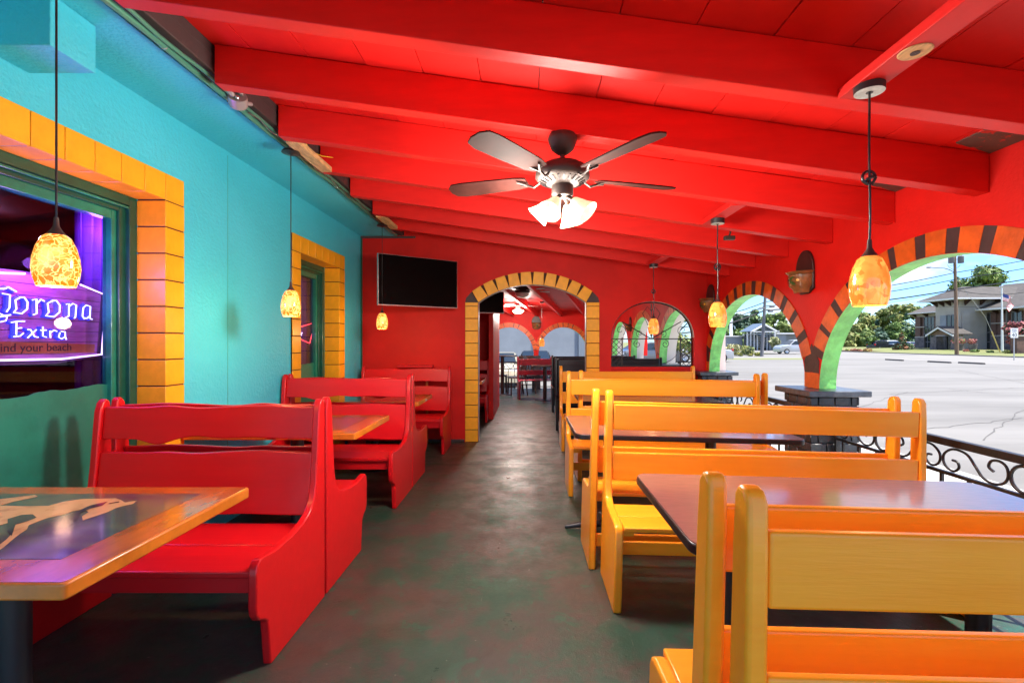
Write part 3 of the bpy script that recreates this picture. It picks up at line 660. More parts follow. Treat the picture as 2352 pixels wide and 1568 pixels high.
curtain(5.55, 5.95, 1.0, 2.15, -2.62, 'purple curtain hanging inside the far narrow window')
l = bpy.data.lights.new('neon_glow', 'POINT'); l.energy = 5; l.color = (.55, .2, 1); l.shadow_soft_size = .15; lo = bpy.data.objects.new('neon_glow', l); COL.objects.link(lo); lo.location = (-2.50, 2.45, 1.75)
l = bpy.data.lights.new('neon_glow', 'POINT'); l.energy = 3; l.color = (.6, .25, 1); l.shadow_soft_size = .15; lo = bpy.data.objects.new('neon_glow', l); COL.objects.link(lo); lo.location = (-2.60, 3.0, 2.1)

# beer sign of the near window: wooden board, neon lettering
SX = -2.585
def sgn(px, py, x=SX):
    y = -x * FX / (1210 - px); return (y, WZ(py, y))
K = 360 / 1086 * .81667
def cz_(X, Y, x=SX): return sgn(X * K, 490 + Y * K, x)
ns = empty('neon_beer_sign', (SX, 2.3, 1.5), label='purple wooden beer sign with blue neon lettering behind the near window', cat='neon sign')
def loc_(o, root=ns): o.parent = root; o.matrix_parent_inverse = Matrix.Translation(-Vector(root.location)); return o
board = [cz_(X, Y) for X, Y in ((-1300, 560), (-700, 420), (-60, 455), (300, 500), (660, 575), (905, 680), (868, 1215), (500, 1275), (0, 1290), (-700, 1290), (-1300, 1180))]
mb = MB(); mb.prism(board, 'x', SX - .05, SX - .022); loc_(fixn(mb.build('board_edge', 'sign_edge')))
zs0 = min(p[1] for p in board); zs1 = max(p[1] for p in board); nb = 8
def zclip(poly, z0, z1):
    def cl(P, keep, z):
        out = []
        for i in range(len(P)):
            a, c = P[i], P[(i + 1) % len(P)]; ia, ic = keep(a), keep(c)
            if ia: out.append(a)
            if ia != ic:
                t = (z - a[1]) / (c[1] - a[1]); out.append((a[0] + (c[0] - a[0]) * t, z))
        return out
    return cl(cl(poly, lambda p: p[1] >= z0, z0), lambda p: p[1] <= z1, z1)
inner = [((p[0] - 2.3) * .965 + 2.3, (p[1] - 1.5) * .93 + 1.5) for p in board]
for i in range(nb):
    z0 = zs0 + (zs1 - zs0) * i / nb; z1 = zs0 + (zs1 - zs0) * (i + 1) / nb - .004; P_ = zclip(inner, z0, z1)
    if len(P_) > 2:
        mb = MB(); mb.prism(P_, 'x', SX - .022, SX - .014 - .001 * (i % 2)); loc_(fixn(mb.build('plank', 'sign_wood', smooth=0)))
st = [cz_(X, Y) for X, Y in ((-700, 1085), (0, 1085), (820, 1110), (815, 1180), (0, 1190), (-700, 1190))]
mb = MB(); mb.prism(st, 'x', SX - .0145, SX - .010); loc_(fixn(mb.build('lettered_strip', 'sign_strip', smooth=0)))
tt = text_obj('Find your beach', .062, 'sign_ink', None, (SX - .009, 2.53, cz_(300, 1140)[1]), (R(90), 0, R(90)), .0006); loc_(tt)
def neon(strokes, m, r, back=None, x=SX, root=ns, name='neon_tube', conv=cz_):
    for s_ in strokes:
        pts = [conv(X, Y, x) for X, Y in s_]; P3 = [(x + .012, p[0], p[1]) for p in pts]
        mb = MB(); mb.tube(P3, r, 6); o = mb.build(name, m, smooth=60); loc_(o, root)
        if back:
            mb = MB(); mb.tube([(x - .008, p[1], p[2]) for p in P3], back, 6); o2 = mb.build('letter_back', 'neon_back', smooth=60); o2.scale = (1, 1, 1); loc_(o2, root)
def arcp(cx, cy, rx, ry, a0, a1, n=10): return [(cx + rx * math.cos(R(a0 + (a1 - a0) * i / n)), cy + ry * math.sin(R(a0 + (a1 - a0) * i / n))) for i in range(n + 1)]
let_C = [[(-100, 640), (20, 640), (50, 625), (120, 665)], [(-60, 700), (-110, 760), (-90, 850), (-40, 880)], [(0, 680), (65, 690), (60, 800), (35, 835)], [(-120, 870), (-40, 880), (70, 860)]]
let_o = lambda dx, dy: [[(150 + dx, 715 + dy), (110 + dx, 735 + dy), (120 + dx, 810 + dy), (95 + dx, 840 + dy), (165 + dx, 850 + dy), (212 + dx, 810 + dy), (214 + dx, 750 + dy), (185 + dx, 712 + dy), (150 + dx, 712 + dy)]]
let_r = lambda dx, dy: [[(255 + dx, 735 + dy), (290 + dx, 725 + dy), (292 + dx, 850 + dy), (262 + dx, 860 + dy)], [(292 + dx, 765 + dy), (330 + dx, 730 + dy), (358 + dx, 745 + dy)]]
let_n = [[(545, 770), (568, 765), (566, 870), (540, 885)], [(566, 790), (600, 765), (630, 778), (622, 880), (612, 888)]]
let_a = [[(700, 895), (682, 870), (690, 800), (715, 778), (750, 790), (745, 890), (765, 898)], [(690, 885), (720, 890), (745, 870)]]
strokes = let_C + let_o(0, 0) + let_r(0, 0) + let_o(275, 28) + let_n + let_a
neon(strokes, 'neon_blue', .0036, .011)
ex = [[(75, 925), (130, 915), (190, 915)], [(120, 915), (118, 1030)], [(118, 975), (165, 970)], [(95, 1045), (150, 1040), (180, 1015)], [(215, 985), (240, 985), (275, 1045), (305, 1050)], [(290, 985), (215, 1055)],
      [(345, 960), (345, 1040), (375, 1050)], [(325, 990), (375, 990)], [(405, 995), (410, 1055)], [(410, 1010), (440, 990), (465, 1000)], [(490, 1010), (480, 1050), (505, 1065), (535, 1045), (535, 1005), (500, 1000)], [(535, 1045), (545, 1070)]]
neon(ex, 'neon_blue', .0032, .009)
neon([[(-80, 860), (-20, 850), (40, 880), (30, 910), (-60, 930)]], 'neon_blue', .003, .009)
neon([[(-700, 500), (-60, 505), (190, 512)], [(665, 605), (885, 695), (848, 1195), (500, 1235), (0, 1245), (-700, 1235)]], 'neon_white', .0055)
# small red and white sign of the far window
n2 = empty('neon_bowtie_sign', (-2.56, 5.4, 1.5), label='small red and white neon beer sign behind the far window', cat='neon sign')
K4 = 600 / 1344 * .81667
def c4(X, Y, x=-2.56): return sgn(612.5 + X * K4, 490 + Y * K4, x)
neon([[(150, 700), (205, 715), (295, 688), (265, 818), (205, 792), (150, 800)]], 'neon_red', .006, None, -2.56, n2, conv=c4)
tx = text_obj('weiser', .085, 'neon_white', None, (-2.55, 5.33, c4(240, 757)[1]), (R(90), 0, R(90)), .002); tx.data.materials[0] = M['neon_white']; loc_(tx, n2)

# ------------------------------------------------------------------ booth benches
def smooth_poly(pts, n=4, closed=True):
    out = []; N = len(pts)
    for i in range(N):
        p0, p1, p2, p3 = (Vector(pts[(i + k - 1) % N]) for k in range(4))
        for j in range(n):
            t = j / n; out.append(tuple(.5 * ((2 * p1) + (-p0 + p2) * t + (2 * p0 - 5 * p1 + 4 * p2 - p3) * t * t + (-p0 + 3 * p1 - 3 * p2 + p3) * t ** 3)))
    return out
def make_red_bench(mt='red_bench', L=1.165, label='', group='red booth benches'):
    # origin at back-right foot; faces -y; y=0 is the back
    t = empty('booth_bench', label=label, cat='bench', group=group)
    prof = [(-.54, 0), (-.548, .06), (-.556, .14), (-.565, .195), (-.59, .215), (-.625, .232), (-.645, .262), (-.65, .30), (-.648, .36), (-.65, .42), (-.642, .455), (-.62, .475), (-.585, .475),
            (-.50, .462), (-.36, .465), (-.25, .48), (-.18, .505), (-.135, .55), (-.112, .62), (-.10, .72), (-.088, .85), (-.075, .985), (-.062, 1.03), (-.04, 1.052), (-.018, 1.04), (-.006, .985), (-.004, .5), (-.004, 0)]
    prof = [(p[0], p[1]) for p in prof]
    for x0 in (-.036, -L):
        mb = MB(); mb.prism(prof, 'x', x0, x0 + .036); fixn(mb.build('end_panel', mt, t, bevel=.007, segs=3, smooth=50))
    n = 40
    def wavy(z0, z1, ph, amp, yb, yt, nm):
        lo = []; hi = []
        for i in range(n + 1):
            u = i / n; x = -.037 - (L - .074) * u; e = min(1, min(u, 1 - u) * 5)
            g = math.exp(-((u - .74) / .07) ** 2) * 1.0 - .5 * math.exp(-((u - .55) / .08) ** 2) - .3 * math.exp(-((u - .3) / .12) ** 2)
            lo.append((x, z0 - amp * g * e * ph)); hi.append((x, z1 - amp * .55 * math.exp(-((u - .70) / .10) ** 2) * e * -1 * abs(ph) + amp * .3 * math.sin(u * 7) * e - .006))
        mb = MB(); v = []; f = []; th = .024
        for i in range(n + 1):
            for (yy, P_, zz) in ((0, lo[i], 0), (0, hi[i], 0)):
                z = P_[1]; y = yb + (yt - yb) * (z - z0) / (z1 - z0); v.append((P_[0], y - th, z)); v.append((P_[0], y, z))
        for i in range(n):
            a = 4 * i; c = a + 4
            f += [(a, c, c + 2, a + 2), (a + 1, a + 3, c + 3, c + 1), (a, a + 1, c + 1, c), (a + 2, c + 2, c + 3, a + 3)]
        f += [(0, 2, 3, 1), (4 * n, 4 * n + 1, 4 * n + 3, 4 * n + 2)]
        mb.add(v, f); fixn(mb.build(nm, mt, t, bevel=.006, segs=3, smooth=50))
    wavy(.845, 1.015, 1, .028, -.045, -.028, 'back_rail'); wavy(.47, .785, .7, .03, -.095, -.052, 'back_panel')
    mb = MB(); mb.box(-L + .037, -.037, -.635, -.385, .405, .432); mb.build('seat_board', mt, t, bevel=.006, segs=3)
    mb = MB(); mb.box(-L + .037, -.037, -.381, -.12, .405, .432); mb.build('seat_board', mt, t, bevel=.006, segs=3)
    mb = MB(); mb.box(-L + .037, -.037, -.612, -.588, .335, .404); mb.build('apron', mt, t, bevel=.003)
    return t
G_RED = 'red booth benches along the turquoise wall'
rb = make_red_bench(label='red booth bench with scalloped rails behind the nearest horse picture table', group=G_RED); rb.location = (-1.07, 2.545, 0)
def red_copy(loc, rz, lab, sc_=1):
    c = copy_tree(rb); c.location = loc; c.rotation_euler = (0, 0, rz); c['label'] = lab; c.scale = (sc_, sc_, sc_); return c
red_copy((-2.235, 2.558, 0), math.pi, 'red booth bench backed against the nearest red bench, facing the far end')
red_copy((-1.055, 4.41, 0), 0, 'red booth bench facing the camera beyond the second table')
red_copy((-2.22, 4.425, 0), math.pi, 'red booth bench turned to the far end, backed against the middle bench')
red_copy((-.985, 6.25, 0), 0, 'red booth bench standing against the red end wall under the television', .985)

def make_yellow_bench(L=1.83, label='', group=''):
    # origin at back-left foot; faces -y; back at y=0; x to the right
    t = empty('slat_bench', label=label, cat='bench', group=group)
    prof = [(-.425, 0), (-.43, .10), (-.43, .395), (-.415, .425), (-.385, .437), (-.16, .452), (-.105, .48), (-.085, .53), (-.080, .70), (-.074, .95), (-.068, 1.045), (-.052, 1.068), (-.022, 1.072), (-.006, 1.05), (-.002, .95), (-.002, 0)]
    for x0 in (0, L - .042):
        mb = MB(); mb.prism(prof, 'x', x0, x0 + .042); fixn(mb.build('end_panel', 'yellow_bench', t, bevel=.010, segs=3, smooth=50))
    for (z0, z1, y0) in ((.848, .994, -.070), (.565, .722, -.073)):
        mb = MB(); mb.box(.043, L - .043, y0, y0 + .024, z0, z1); mb.build('back_slat', 'yellow_bench', t, bevel=.007, segs=3)
    for (y0, y1) in ((-.44, -.285), (-.282, -.09)):
        mb = MB(); mb.box(.043, L - .043, y0, y1, .410, .434); mb.build('seat_board', 'yellow_bench', t, bevel=.006, segs=3)
    mb = MB(); mb.box(.043, L - .043, -.05, -.028, .13, .205); mb.build('stretcher', 'yellow_bench', t, bevel=.004)
    mb = MB(); mb.box(.043, .10, -.40, -.10, .375, .409); mb.build('seat_cleat', 'yellow_bench', t, bevel=.003); mb = MB(); mb.box(L - .10, L - .043, -.40, -.10, .375, .409); mb.build('seat_cleat', 'yellow_bench', t, bevel=.003)
    return t
G_Y = 'orange yellow slatted benches beside the arches'
TL = R(1.5)
yb = make_yellow_bench(label='yellow slatted bench closest to the camera, its tall posts in front', group=G_Y); yb.location = (.388, .968, .0); yb.rotation_euler = (0, TL, 0)
def yc(x, y, z, rz, lab, tilt=TL, s=1):
    c = copy_tree(yb); c.location = (x, y, z); c.scale = (s, 1, s); c.rotation_euler = (0, tilt if rz == 0 else -tilt, rz); c['label'] = lab; return c
def ybench_back(x, y, lab, tilt=TL, L=1.83): # faces away from the camera
    return yc(x + L * math.cos(tilt), y, -L * math.sin(tilt), math.pi, lab, tilt)
ybench_back(.354, .998, 'yellow slatted bench facing away, backed against the closest bench')
yc(.428, 2.80, 0, 0, 'yellow slatted bench facing the camera beyond the big brown table')
ybench_back(.365, 2.83, 'yellow slatted bench facing away, behind the large yellow back rail')
yc(.362, 4.59, 0, 0, 'yellow slatted bench facing the camera in the third row', R(.8))
ybench_back(.49, 4.62, 'yellow slatted bench facing away in the third row, nearest the brick pier', R(.8))
yc(.425, 6.30, 0, 0, 'yellow slatted bench against the red end wall below the grilled window', 0, .965)

# ------------------------------------------------------------------ tables
def rrect(x0, x1, y0, y1, r, n=5):
    P_ = []
    for (cx, cy, a) in ((x1 - r, y0 + r, -90), (x1 - r, y1 - r, 0), (x0 + r, y1 - r, 90), (x0 + r, y0 + r, 180)):
        for i in range(n + 1): t = R(a + 90 * i / n); P_.append((cx + r * math.cos(t), cy + r * math.sin(t)))
    return P_
def brown_table(x0, x1, y0, y1, lab, tilt, z=.757, legs=(.3, 1.2)):
    t = empty('dining_table', (x0, (y0 + y1) / 2, 0), label=lab, cat='table', group='brown topped tables between the yellow benches'); hw = (y1 - y0) / 2; L = x1 - x0
    t.rotation_euler = (0, tilt, 0)
    mb = MB(); mb.prism(rrect(.004, L - .004, -hw + .004, hw - .004, .055), 'z', z - .004, z); fixn(mb.build('table_top', 'table_brown', t, smooth=30))
    mb = MB(); mb.prism(rrect(0, L, -hw, hw, .058), 'z', z - .036, z - .0035); fixn(mb.build('edge_band', 'black_edge', t, bevel=.006, segs=3, smooth=50))
    for lx in legs:
        mb = MB(); mb.lathe([(.001, z - .037), (.10, z - .037), (.10, z - .046), (.038, z - .05), (.038, .06), (.06, .045), (.06, .03)], 20, (lx, 0, 0)); mb.build('leg', 'black_metal', t, smooth=50)
        mb = MB()
        for a in range(4):
            c, s_ = math.cos(a * math.pi / 2 + .0), math.sin(a * math.pi / 2)
            mb.tube([(lx, 0, .045), (lx + .16 * c, .16 * s_, .035), (lx + .30 * c, .30 * s_, .012)], .02, 8, radii=[.028, .024, .014])
        mb.build('foot', 'black_metal', t, smooth=50)
    return t
brown_table(.465, 1.985, 1.385, 2.165, 'large brown table with black edge beside the closest yellow benches', TL)
brown_table(.295, 1.79, 3.075, 3.86, 'brown table with black edge seen beneath the second yellow rail', TL, legs=(.28, 1.02))
brown_table(.55, 2.05, 4.92, 5.64, 'brown table in the row before the red end wall', R(.5), z=.738)
def horse_table(y0, y1, x0, x1, lab, z=.76, horse=True, label_tag=False):
    t = empty('picture_table', ((x0 + x1) / 2, (y0 + y1) / 2, 0), label=lab, cat='table', group='orange edged tables with picture tops along the turquoise wall')
    hx = (x1 - x0) / 2; hy = (y1 - y0) / 2
    mb = MB(); mb.prism(rrect(-hx, hx, -hy, hy, .012, 3), 'z', z - .042, z); fixn(mb.build('table_top', 'table_edge', t, bevel=.006, segs=3, smooth=50))
    mb = MB(); mb.prism(rrect(-hx + .008, hx - .008, -hy + .008, hy - .008, .01, 3), 'z', z, z + .0015); fixn(mb.build('lacquer', 'table_orange', t, smooth=0))
    mb = MB(); mb.box(-hx + .10, hx - .135, -hy + .13, hy - .095, z + .0015, z + .0025); pf = mb.build('picture', 'print_field', t, smooth=0)
    if horse:
        KH = 1100 / 2029 * .81667
        def hp(X, Y):
            px, py = X * KH, 857.5 + Y * KH; d = (1.35 - z) * FX / (py - 784); return (WX(px, d) - (x0 + x1) / 2, d - (y0 + y1) / 2)
        hpoly = [(-700, 690), (-100, 665), (60, 648), (180, 632), (195, 642), (70, 668), (0, 688), (120, 692), (250, 690), (330, 668), (420, 655), (600, 650), (625, 658), (648, 672), (712, 662), (690, 680), (640, 690), (600, 702), (560, 722), (500, 742), (450, 758),
                 (430, 765), (425, 745), (460, 722), (440, 708), (380, 716), (330, 735), (250, 752), (200, 770), (150, 790), (140, 812), (100, 838), (60, 870), (20, 905), (-10, 925), (-20, 905), (30, 868), (70, 825), (60, 790), (80, 768), (0, 790), (-200, 830), (-700, 900)]
        mb = MB(); P_ = [hp(*p) for p in hpoly]; n = len(P_); mb.add([(p[0], p[1], z + .0032) for p in P_], [tuple(range(n))]); o = mb.build('horse_print', 'print_horse', t, smooth=0)
        if o.data.polygons[0].normal.z < 0: o.data.flip_normals()
        for q in ([(560, 668), (530, 690), (470, 705), (420, 725), (395, 765), (375, 768), (400, 720), (470, 688)], [(40, 760), (110, 738), (170, 735), (190, 752), (140, 772), (80, 790), (60, 850), (40, 820)], [(620, 672), (560, 682), (568, 676), (618, 668)]):
            mb = MB(); P2 = [hp(*p) for p in q]; mb.add([(p[0], p[1], z + .0042) for p in P2], [tuple(range(len(P2)))]); o = mb.build('mane_print', 'print_dark', t, smooth=0)
            if o.data.polygons[0].normal.z < 0: o.data.flip_normals()
    for lx in ((-.0,) if hx < .6 else (-.0,)):
        mb = MB(); mb.lathe([(.001, z - .043), (.11, z - .043), (.11, z - .052), (.045, z - .056), (.045, .06), (.07, .045), (.07, .03)], 20, (lx, 0, 0)); mb.build('leg', 'black_metal', t, smooth=50)
        mb = MB(); mb.lathe([(.001, .035), (.06, .035), (.26, .018), (.275, .006), (.275, 0)], 28, (lx, 0, 0)); mb.build('foot', 'black_metal', t, smooth=40)
    if label_tag:
        mb = MB(); mb.box(hx, hx + .002, -.02, .03, z - .03, z - .01); mb.build('sticker', 'far_white', t, smooth=0)
    return t
horse_table(1.165, 1.945, -2.21, -1.125, 'orange edged table with a running horse picture nearest the camera')
horse_table(3.07, 3.84, -2.21, -1.10, 'orange edged picture table between the two red bench pairs', horse=False)
horse_table(4.86, 5.58, -2.21, -1.10, 'orange edged picture table in front of the farthest red bench', z=.735, horse=False, label_tag=True)

# ------------------------------------------------------------------ pendants
def pendant(x, y, ztop_, zc, lab, cap, knot=None):
    cr = cap == 'dome'
    t = empty('pendant_lamp', (x, y, zc), label=lab, cat='lamp', group='crackled glass pendants by the turquoise wall' if cr else 'amber mottled pendants in front of the arches')
    h = .092
    mb = MB(); pr = [(.026, h), (.040, h - .012), (.054, h - .045), (.063, h - .085), (.066, h - .12), (.062, -h + .03), (.053, -h), (.050, -h), (.059, -h + .03), (.062, h - .12), (.05, h - .045), (.036, h - .014), (.001, h - .006)]
    mb.lathe(pr, 30); mb.build('glass_shade', 'crackle_glass' if cr else 'amber_glass', t, smooth=60)
    mb = MB(); mb.lathe([(.001, h + .062), (.007, h + .06), (.009, h + .03), (.016, h + .015), (.030, h - .004), (.034, h - .012)], 20); mb.build('fitter', 'bronze', t, smooth=60)
    mb = MB(); mb.ball((0, 0, -.0), .024, n=6, sz=1.3); mb.build('bulb', 'bulb', t)
    zt = ztop_ - zc; pts = []; n = 30
    for i in range(n + 1):
        u = i / n; pts.append((.003 * math.sin(u * 7) * (1 - u) if knot else 0, 0, h + .05 + (zt - h - .06) * u))
    mb = MB(); mb.tube(pts, .0035 if not knot else .0045, 6); mb.build('cord', 'black_edge', t, smooth=60)
    if knot:
        zk = zt - knot; mb = MB()
        mb.tube([(.022 * math.cos(a), .006 * math.sin(a * .5), zk + .024 * math.sin(a)) for a in [i * math.pi / 8 for i in range(17)]], .0055, 6)
        mb.tube([(.012 * math.cos(a), .012 * math.sin(a), zk - .025 + .004 * i) for i, a in enumerate([j * .9 for j in range(9)])], .006, 6); mb.build('cord_knot', 'black_edge', t, smooth=60)
    mb = MB()
    if cap == 'dome': mb.lathe([(.001, zt + .008), (.035, zt + .008), (.05, zt), (.06, zt - .012), (.062, zt - .018), (.03, zt - .022), (.012, zt - .03), (.001, zt - .032)], 24)
    else: mb.lathe([(.001, zt + .001), (.05, zt + .001), (.05, zt - .036), (.048, zt - .038)], 24)
    mb.build('canopy', 'black_metal', t, smooth=40)
    if cap != 'dome':
        mb = MB(); mb.lathe([(.0, zt - .0385), (.0485, zt - .0385), (.0485, zt - .036)], 24); mb.build('canopy_plate', 'canopy_white', t, smooth=0)
        mb = MB(); mb.lathe([(.0, zt - .040), (.012, zt - .040), (.012, zt - .036)], 14); mb.build('cord_grip', 'black_edge', t, smooth=0)
    l = bpy.data.lights.new('pendant_light', 'POINT'); l.energy = 1.3 * LAMP if cr else .45 * LAMP; l.color = (1, .62, .28); l.shadow_soft_size = .04
    lo = bpy.data.objects.new('pendant_light', l); COL.objects.link(lo); lo.parent = t; lo.location = (0, 0, -h - .05)
    return t
pendant(-1.67, 1.70, 2.70, 1.637, 'glowing crackled orange pendant hanging in front of the near window', 'dome')
pendant(-1.67, 3.39, 2.70, 1.62, 'crackled glass pendant hanging beside the far window', 'dome')
pendant(-1.67, 5.53, 2.70, 1.585, 'small crackled pendant hanging in front of the television', 'dome')
pendant(1.265, 1.768, 2.306, 1.573, 'large amber mottled pendant in front of the nearest arch', 'drum', .35)
pendant(1.434, 3.60, 2.27, 1.553, 'amber mottled pendant in front of the second arch', 'drum', .36)
pendant(1.496, 5.65, 2.26, 1.53, 'amber pendant hanging before the grilled window', 'drum', .32)

# ------------------------------------------------------------------ ceiling fan
def fan(x, y, z, lab, a0=-8, scale=1.0, ztop_=None, lights=4, lit=(0, 1), light_e=0, group=None, blade='blade'):
    t = empty('ceiling_fan', (x, y, z), label=lab, cat='ceiling fan', group=group); t.scale = (scale,) * 3
    H = (ztop_ - z) / scale if ztop_ else .21
    mb = MB(); mb.lathe([(.001, H), (.07, H), (.078, H - .015), (.078, H - .03), (.06, H - .075), (.03, H - .10), (.016, H - .105), (.001, H - .106)], 28); mb.build('mount', 'bronze', t, smooth=50)
    mb = MB(); mb.tube([(0, 0, .05), (0, 0, H - .10)], .014, 12); mb.build('downrod', 'bronze', t, smooth=50)
    mb = MB(); mb.lathe([(.03, .062), (.10, .058), (.138, .035), (.145, .012), (.145, -.012), (.13, -.028), (.075, -.05), (.058, -.055), (.058, -.10), (.052, -.112), (.001, -.115)], 36); mb.build('motor', 'bronze', t, smooth=50)
    mb = MB()
    for i in range(24):
        a = 2 * math.pi * i / 24; c, s_ = math.cos(a), math.sin(a); p = Vector((.088 * c, .088 * s_, -.0465)); q = Vector((.122 * c, .122 * s_, -.0325)); mb.tube([p, q], .004, 4)
    mb.build('vent', 'black_edge', t)
    for k in range(5):
        a = R(a0 + 72 * k); c, s_ = math.cos(a), math.sin(a)
        bl = MB(); outl = [(.20, -.045), (.26, -.06), (.45, -.068), (.60, -.070), (.655, -.055), (.672, -.02), (.668, .03), (.64, .062), (.58, .068), (.45, .064), (.26, .054), (.20, .04)]
        bl.prism(outl, 'z', -.004, .004); o = fixn(bl.build('blade', blade, t, smooth=30)); o.location = (0, 0, -.012); o.rotation_euler = Matrix.Rotation(a, 3, 'Z').to_euler(); o.rotation_euler = (Matrix.Rotation(a, 3, 'Z') @ Matrix.Rotation(R(12), 3, 'X')).to_euler()
        br = MB(); br.tube([(.12, 0, -.02), (.16, 0, -.045), (.20, .0, -.03), (.25, .03, -.016)], .007, 6); br.tube([(.16, 0, -.045), (.20, .0, -.03), (.25, -.03, -.016)], .007, 6); o = br.build('blade_arm', 'bronze', t, smooth=60); o.rotation_euler = (0, 0, a)
    for k in range(lights):
        a = R((-125, -25, 55, 170)[k] if lights == 4 else 360 / lights * k); til = (R(42), R(48), R(24), R(46))[k % 4]
        d = Vector((math.cos(a) * math.sin(til), math.sin(a) * math.sin(til), -math.cos(til)))
        base = Vector((math.cos(a) * .045, math.sin(a) * .045, -.125)); q = d.to_track_quat('-Z', 'Y').to_matrix()
        mb = MB(); mb.tube([(0, 0, -.10), base, base + d * .03], .012, 8); mb.build('lamp_arm', 'bronze', t, smooth=60)
        mb = MB(); mb.lathe([(.020, -.02), (.026, -.03), (.036, -.06), (.045, -.09), (.060, -.122), (.064, -.130), (.061, -.130), (.042, -.09), (.033, -.06), (.022, -.032)], 24, base, mtx=q)
        mb.build('lamp_shade', 'shade_lit' if k in lit else 'shade_dim', t, smooth=60)
        mb = MB(); mb.ball(base + d * .07, .022, n=6); mb.build('bulb', 'bulb' if k in lit else 'shade_dim', t)
        if k in lit and light_e:
            l = bpy.data.lights.new('fan_light', 'POINT'); l.energy = light_e * LAMP; l.color = (1, .92, .82); l.shadow_soft_size = .17; lo = bpy.data.objects.new('fan_light', l); COL.objects.link(lo); lo.parent = t; lo.location = base + d * .17
    return t
fan(.19, 2.55, 2.232, 'bronze ceiling fan with four bell shades hanging from a red rafter', ztop_=zbeam(.19), lit=(3, 2), light_e=11.5, a0=16)

# ------------------------------------------------------------------ television
def television(x0, y0, x1, y1, zb, zt, lab, arm_to=None):
    t = empty('television', ((x0 + x1) / 2, (y0 + y1) / 2, zb), math.atan2(y1 - y0, x1 - x0), label=lab, cat='television', group='black wall mounted televisions'); L = math.hypot(x1 - x0, y1 - y0) / 2; H = zt - zb
    mb = MB(); mb.box(-L, L, 0, .035, 0, H); mb.build('bezel', 'silver', t, bevel=.004)
    mb = MB(); mb.box(-L + .008, L - .008, -.003, .001, .014, H - .008); mb.build('screen', 'tv_black', t, smooth=0)
    mb = MB(); mb.box(-L * .6, L * .6, .036, .07, .08, H - .15); mb.build('housing', 'black_edge', t, bevel=.01)
    if arm_to:
        inv = t.matrix_basis.inverted(); q = inv @ Vector(arm_to); mb = MB(); mb.tube([(0, .06, H / 2), q], .02, 8); mb.build('bracket_arm', 'black_metal', t)
    return t
television(-1.748, 5.62, -.90, 6.22, 1.775, 2.39, 'large black television with silver edge on the red end wall', (-1.15, 6.45, 2.08))

# ------------------------------------------------------------------ wall planters
def planter(x, y, z, lab, rz=0, s=1):
    t = empty('wall_planter', (x, y, z), rz, label=lab, cat='planter', group='painted clay wall planters')
    # local: wall plane x=0, sticks out to -x
    back = [(-.13, .0)] + [(-.13, .15)] + [(.13 * math.cos(R(180 - 12 * i)), .17 + .17 * math.sin(R(180 - 12 * i))) for i in range(16)] + [(.13, .15), (.11, 0), (.06, -.04), (-.06, -.04)]
    mb = MB(); mb.prism(back, 'x', -.022, -.002); fixn(mb.build('back_plate', 'planter_dark', t, bevel=.005))
    mb = MB(); ring = [[], []]; prof = [(.075, -.03), (.085, .0), (.115, .03), (.125, .12), (.118, .125), (.13, .135), (.145, .15), (.12, .15), (.10, .12)]
    n = 14; v = []; f = []
    for r, z_ in prof:
        for k in range(n + 1): a = math.pi * k / n; v.append((-.022 - r * math.sin(a), r * math.cos(a), z_))
    for i in range(len(prof) - 1):
        for k in range(n): a = i * (n + 1) + k; f.append((a, a + 1, a + n + 2, a + n + 1))
    f.append(tuple(range(n, -1, -1))); mb.add(v, f); fixn(mb.build('bowl', 'planter_clay', t, smooth=50))
    def petal(a, zc, ra, rz_, m, nm, rot=0):
        mb = MB(); vs_ = []; R0 = .1265
        for k in range(10):
            th = 2 * math.pi * k / 10; du = ra * math.cos(th) * math.cos(rot) - rz_ * math.sin(th) * math.sin(rot); dz = ra * math.cos(th) * math.sin(rot) + rz_ * math.sin(th) * math.cos(rot)
            aa = R(a) + du / R0; rr = .118 + .0095 * (zc + dz - .03) / .09 + .003; vs_.append((-.022 - rr * math.sin(aa), rr * math.cos(aa), zc + dz))
        mb.add(vs_, [tuple(range(10))]); mb.build(nm, m, t, smooth=0)
    petal(100, .092, .034, .011, 'paint_green', 'painted_leaf', .5); petal(104, .055, .036, .013, 'paint_green', 'painted_leaf', -.5)
    petal(60, .075, .030, .030, 'paint_maroon', 'painted_flower'); petal(60, .075, .010, .010, 'paint_yellow', 'flower_centre'); petal(128, .075, .013, .013, 'paint_yellow', 'painted_flower')
    t.scale = (s, s, s); return t
planter(ARC_X - .001, 4.16, 1.80, 'painted clay wall planter between the two nearest arches')
planter(ARC_X - .001, 6.30, 1.76, 'painted clay wall planter in the corner by the end wall')

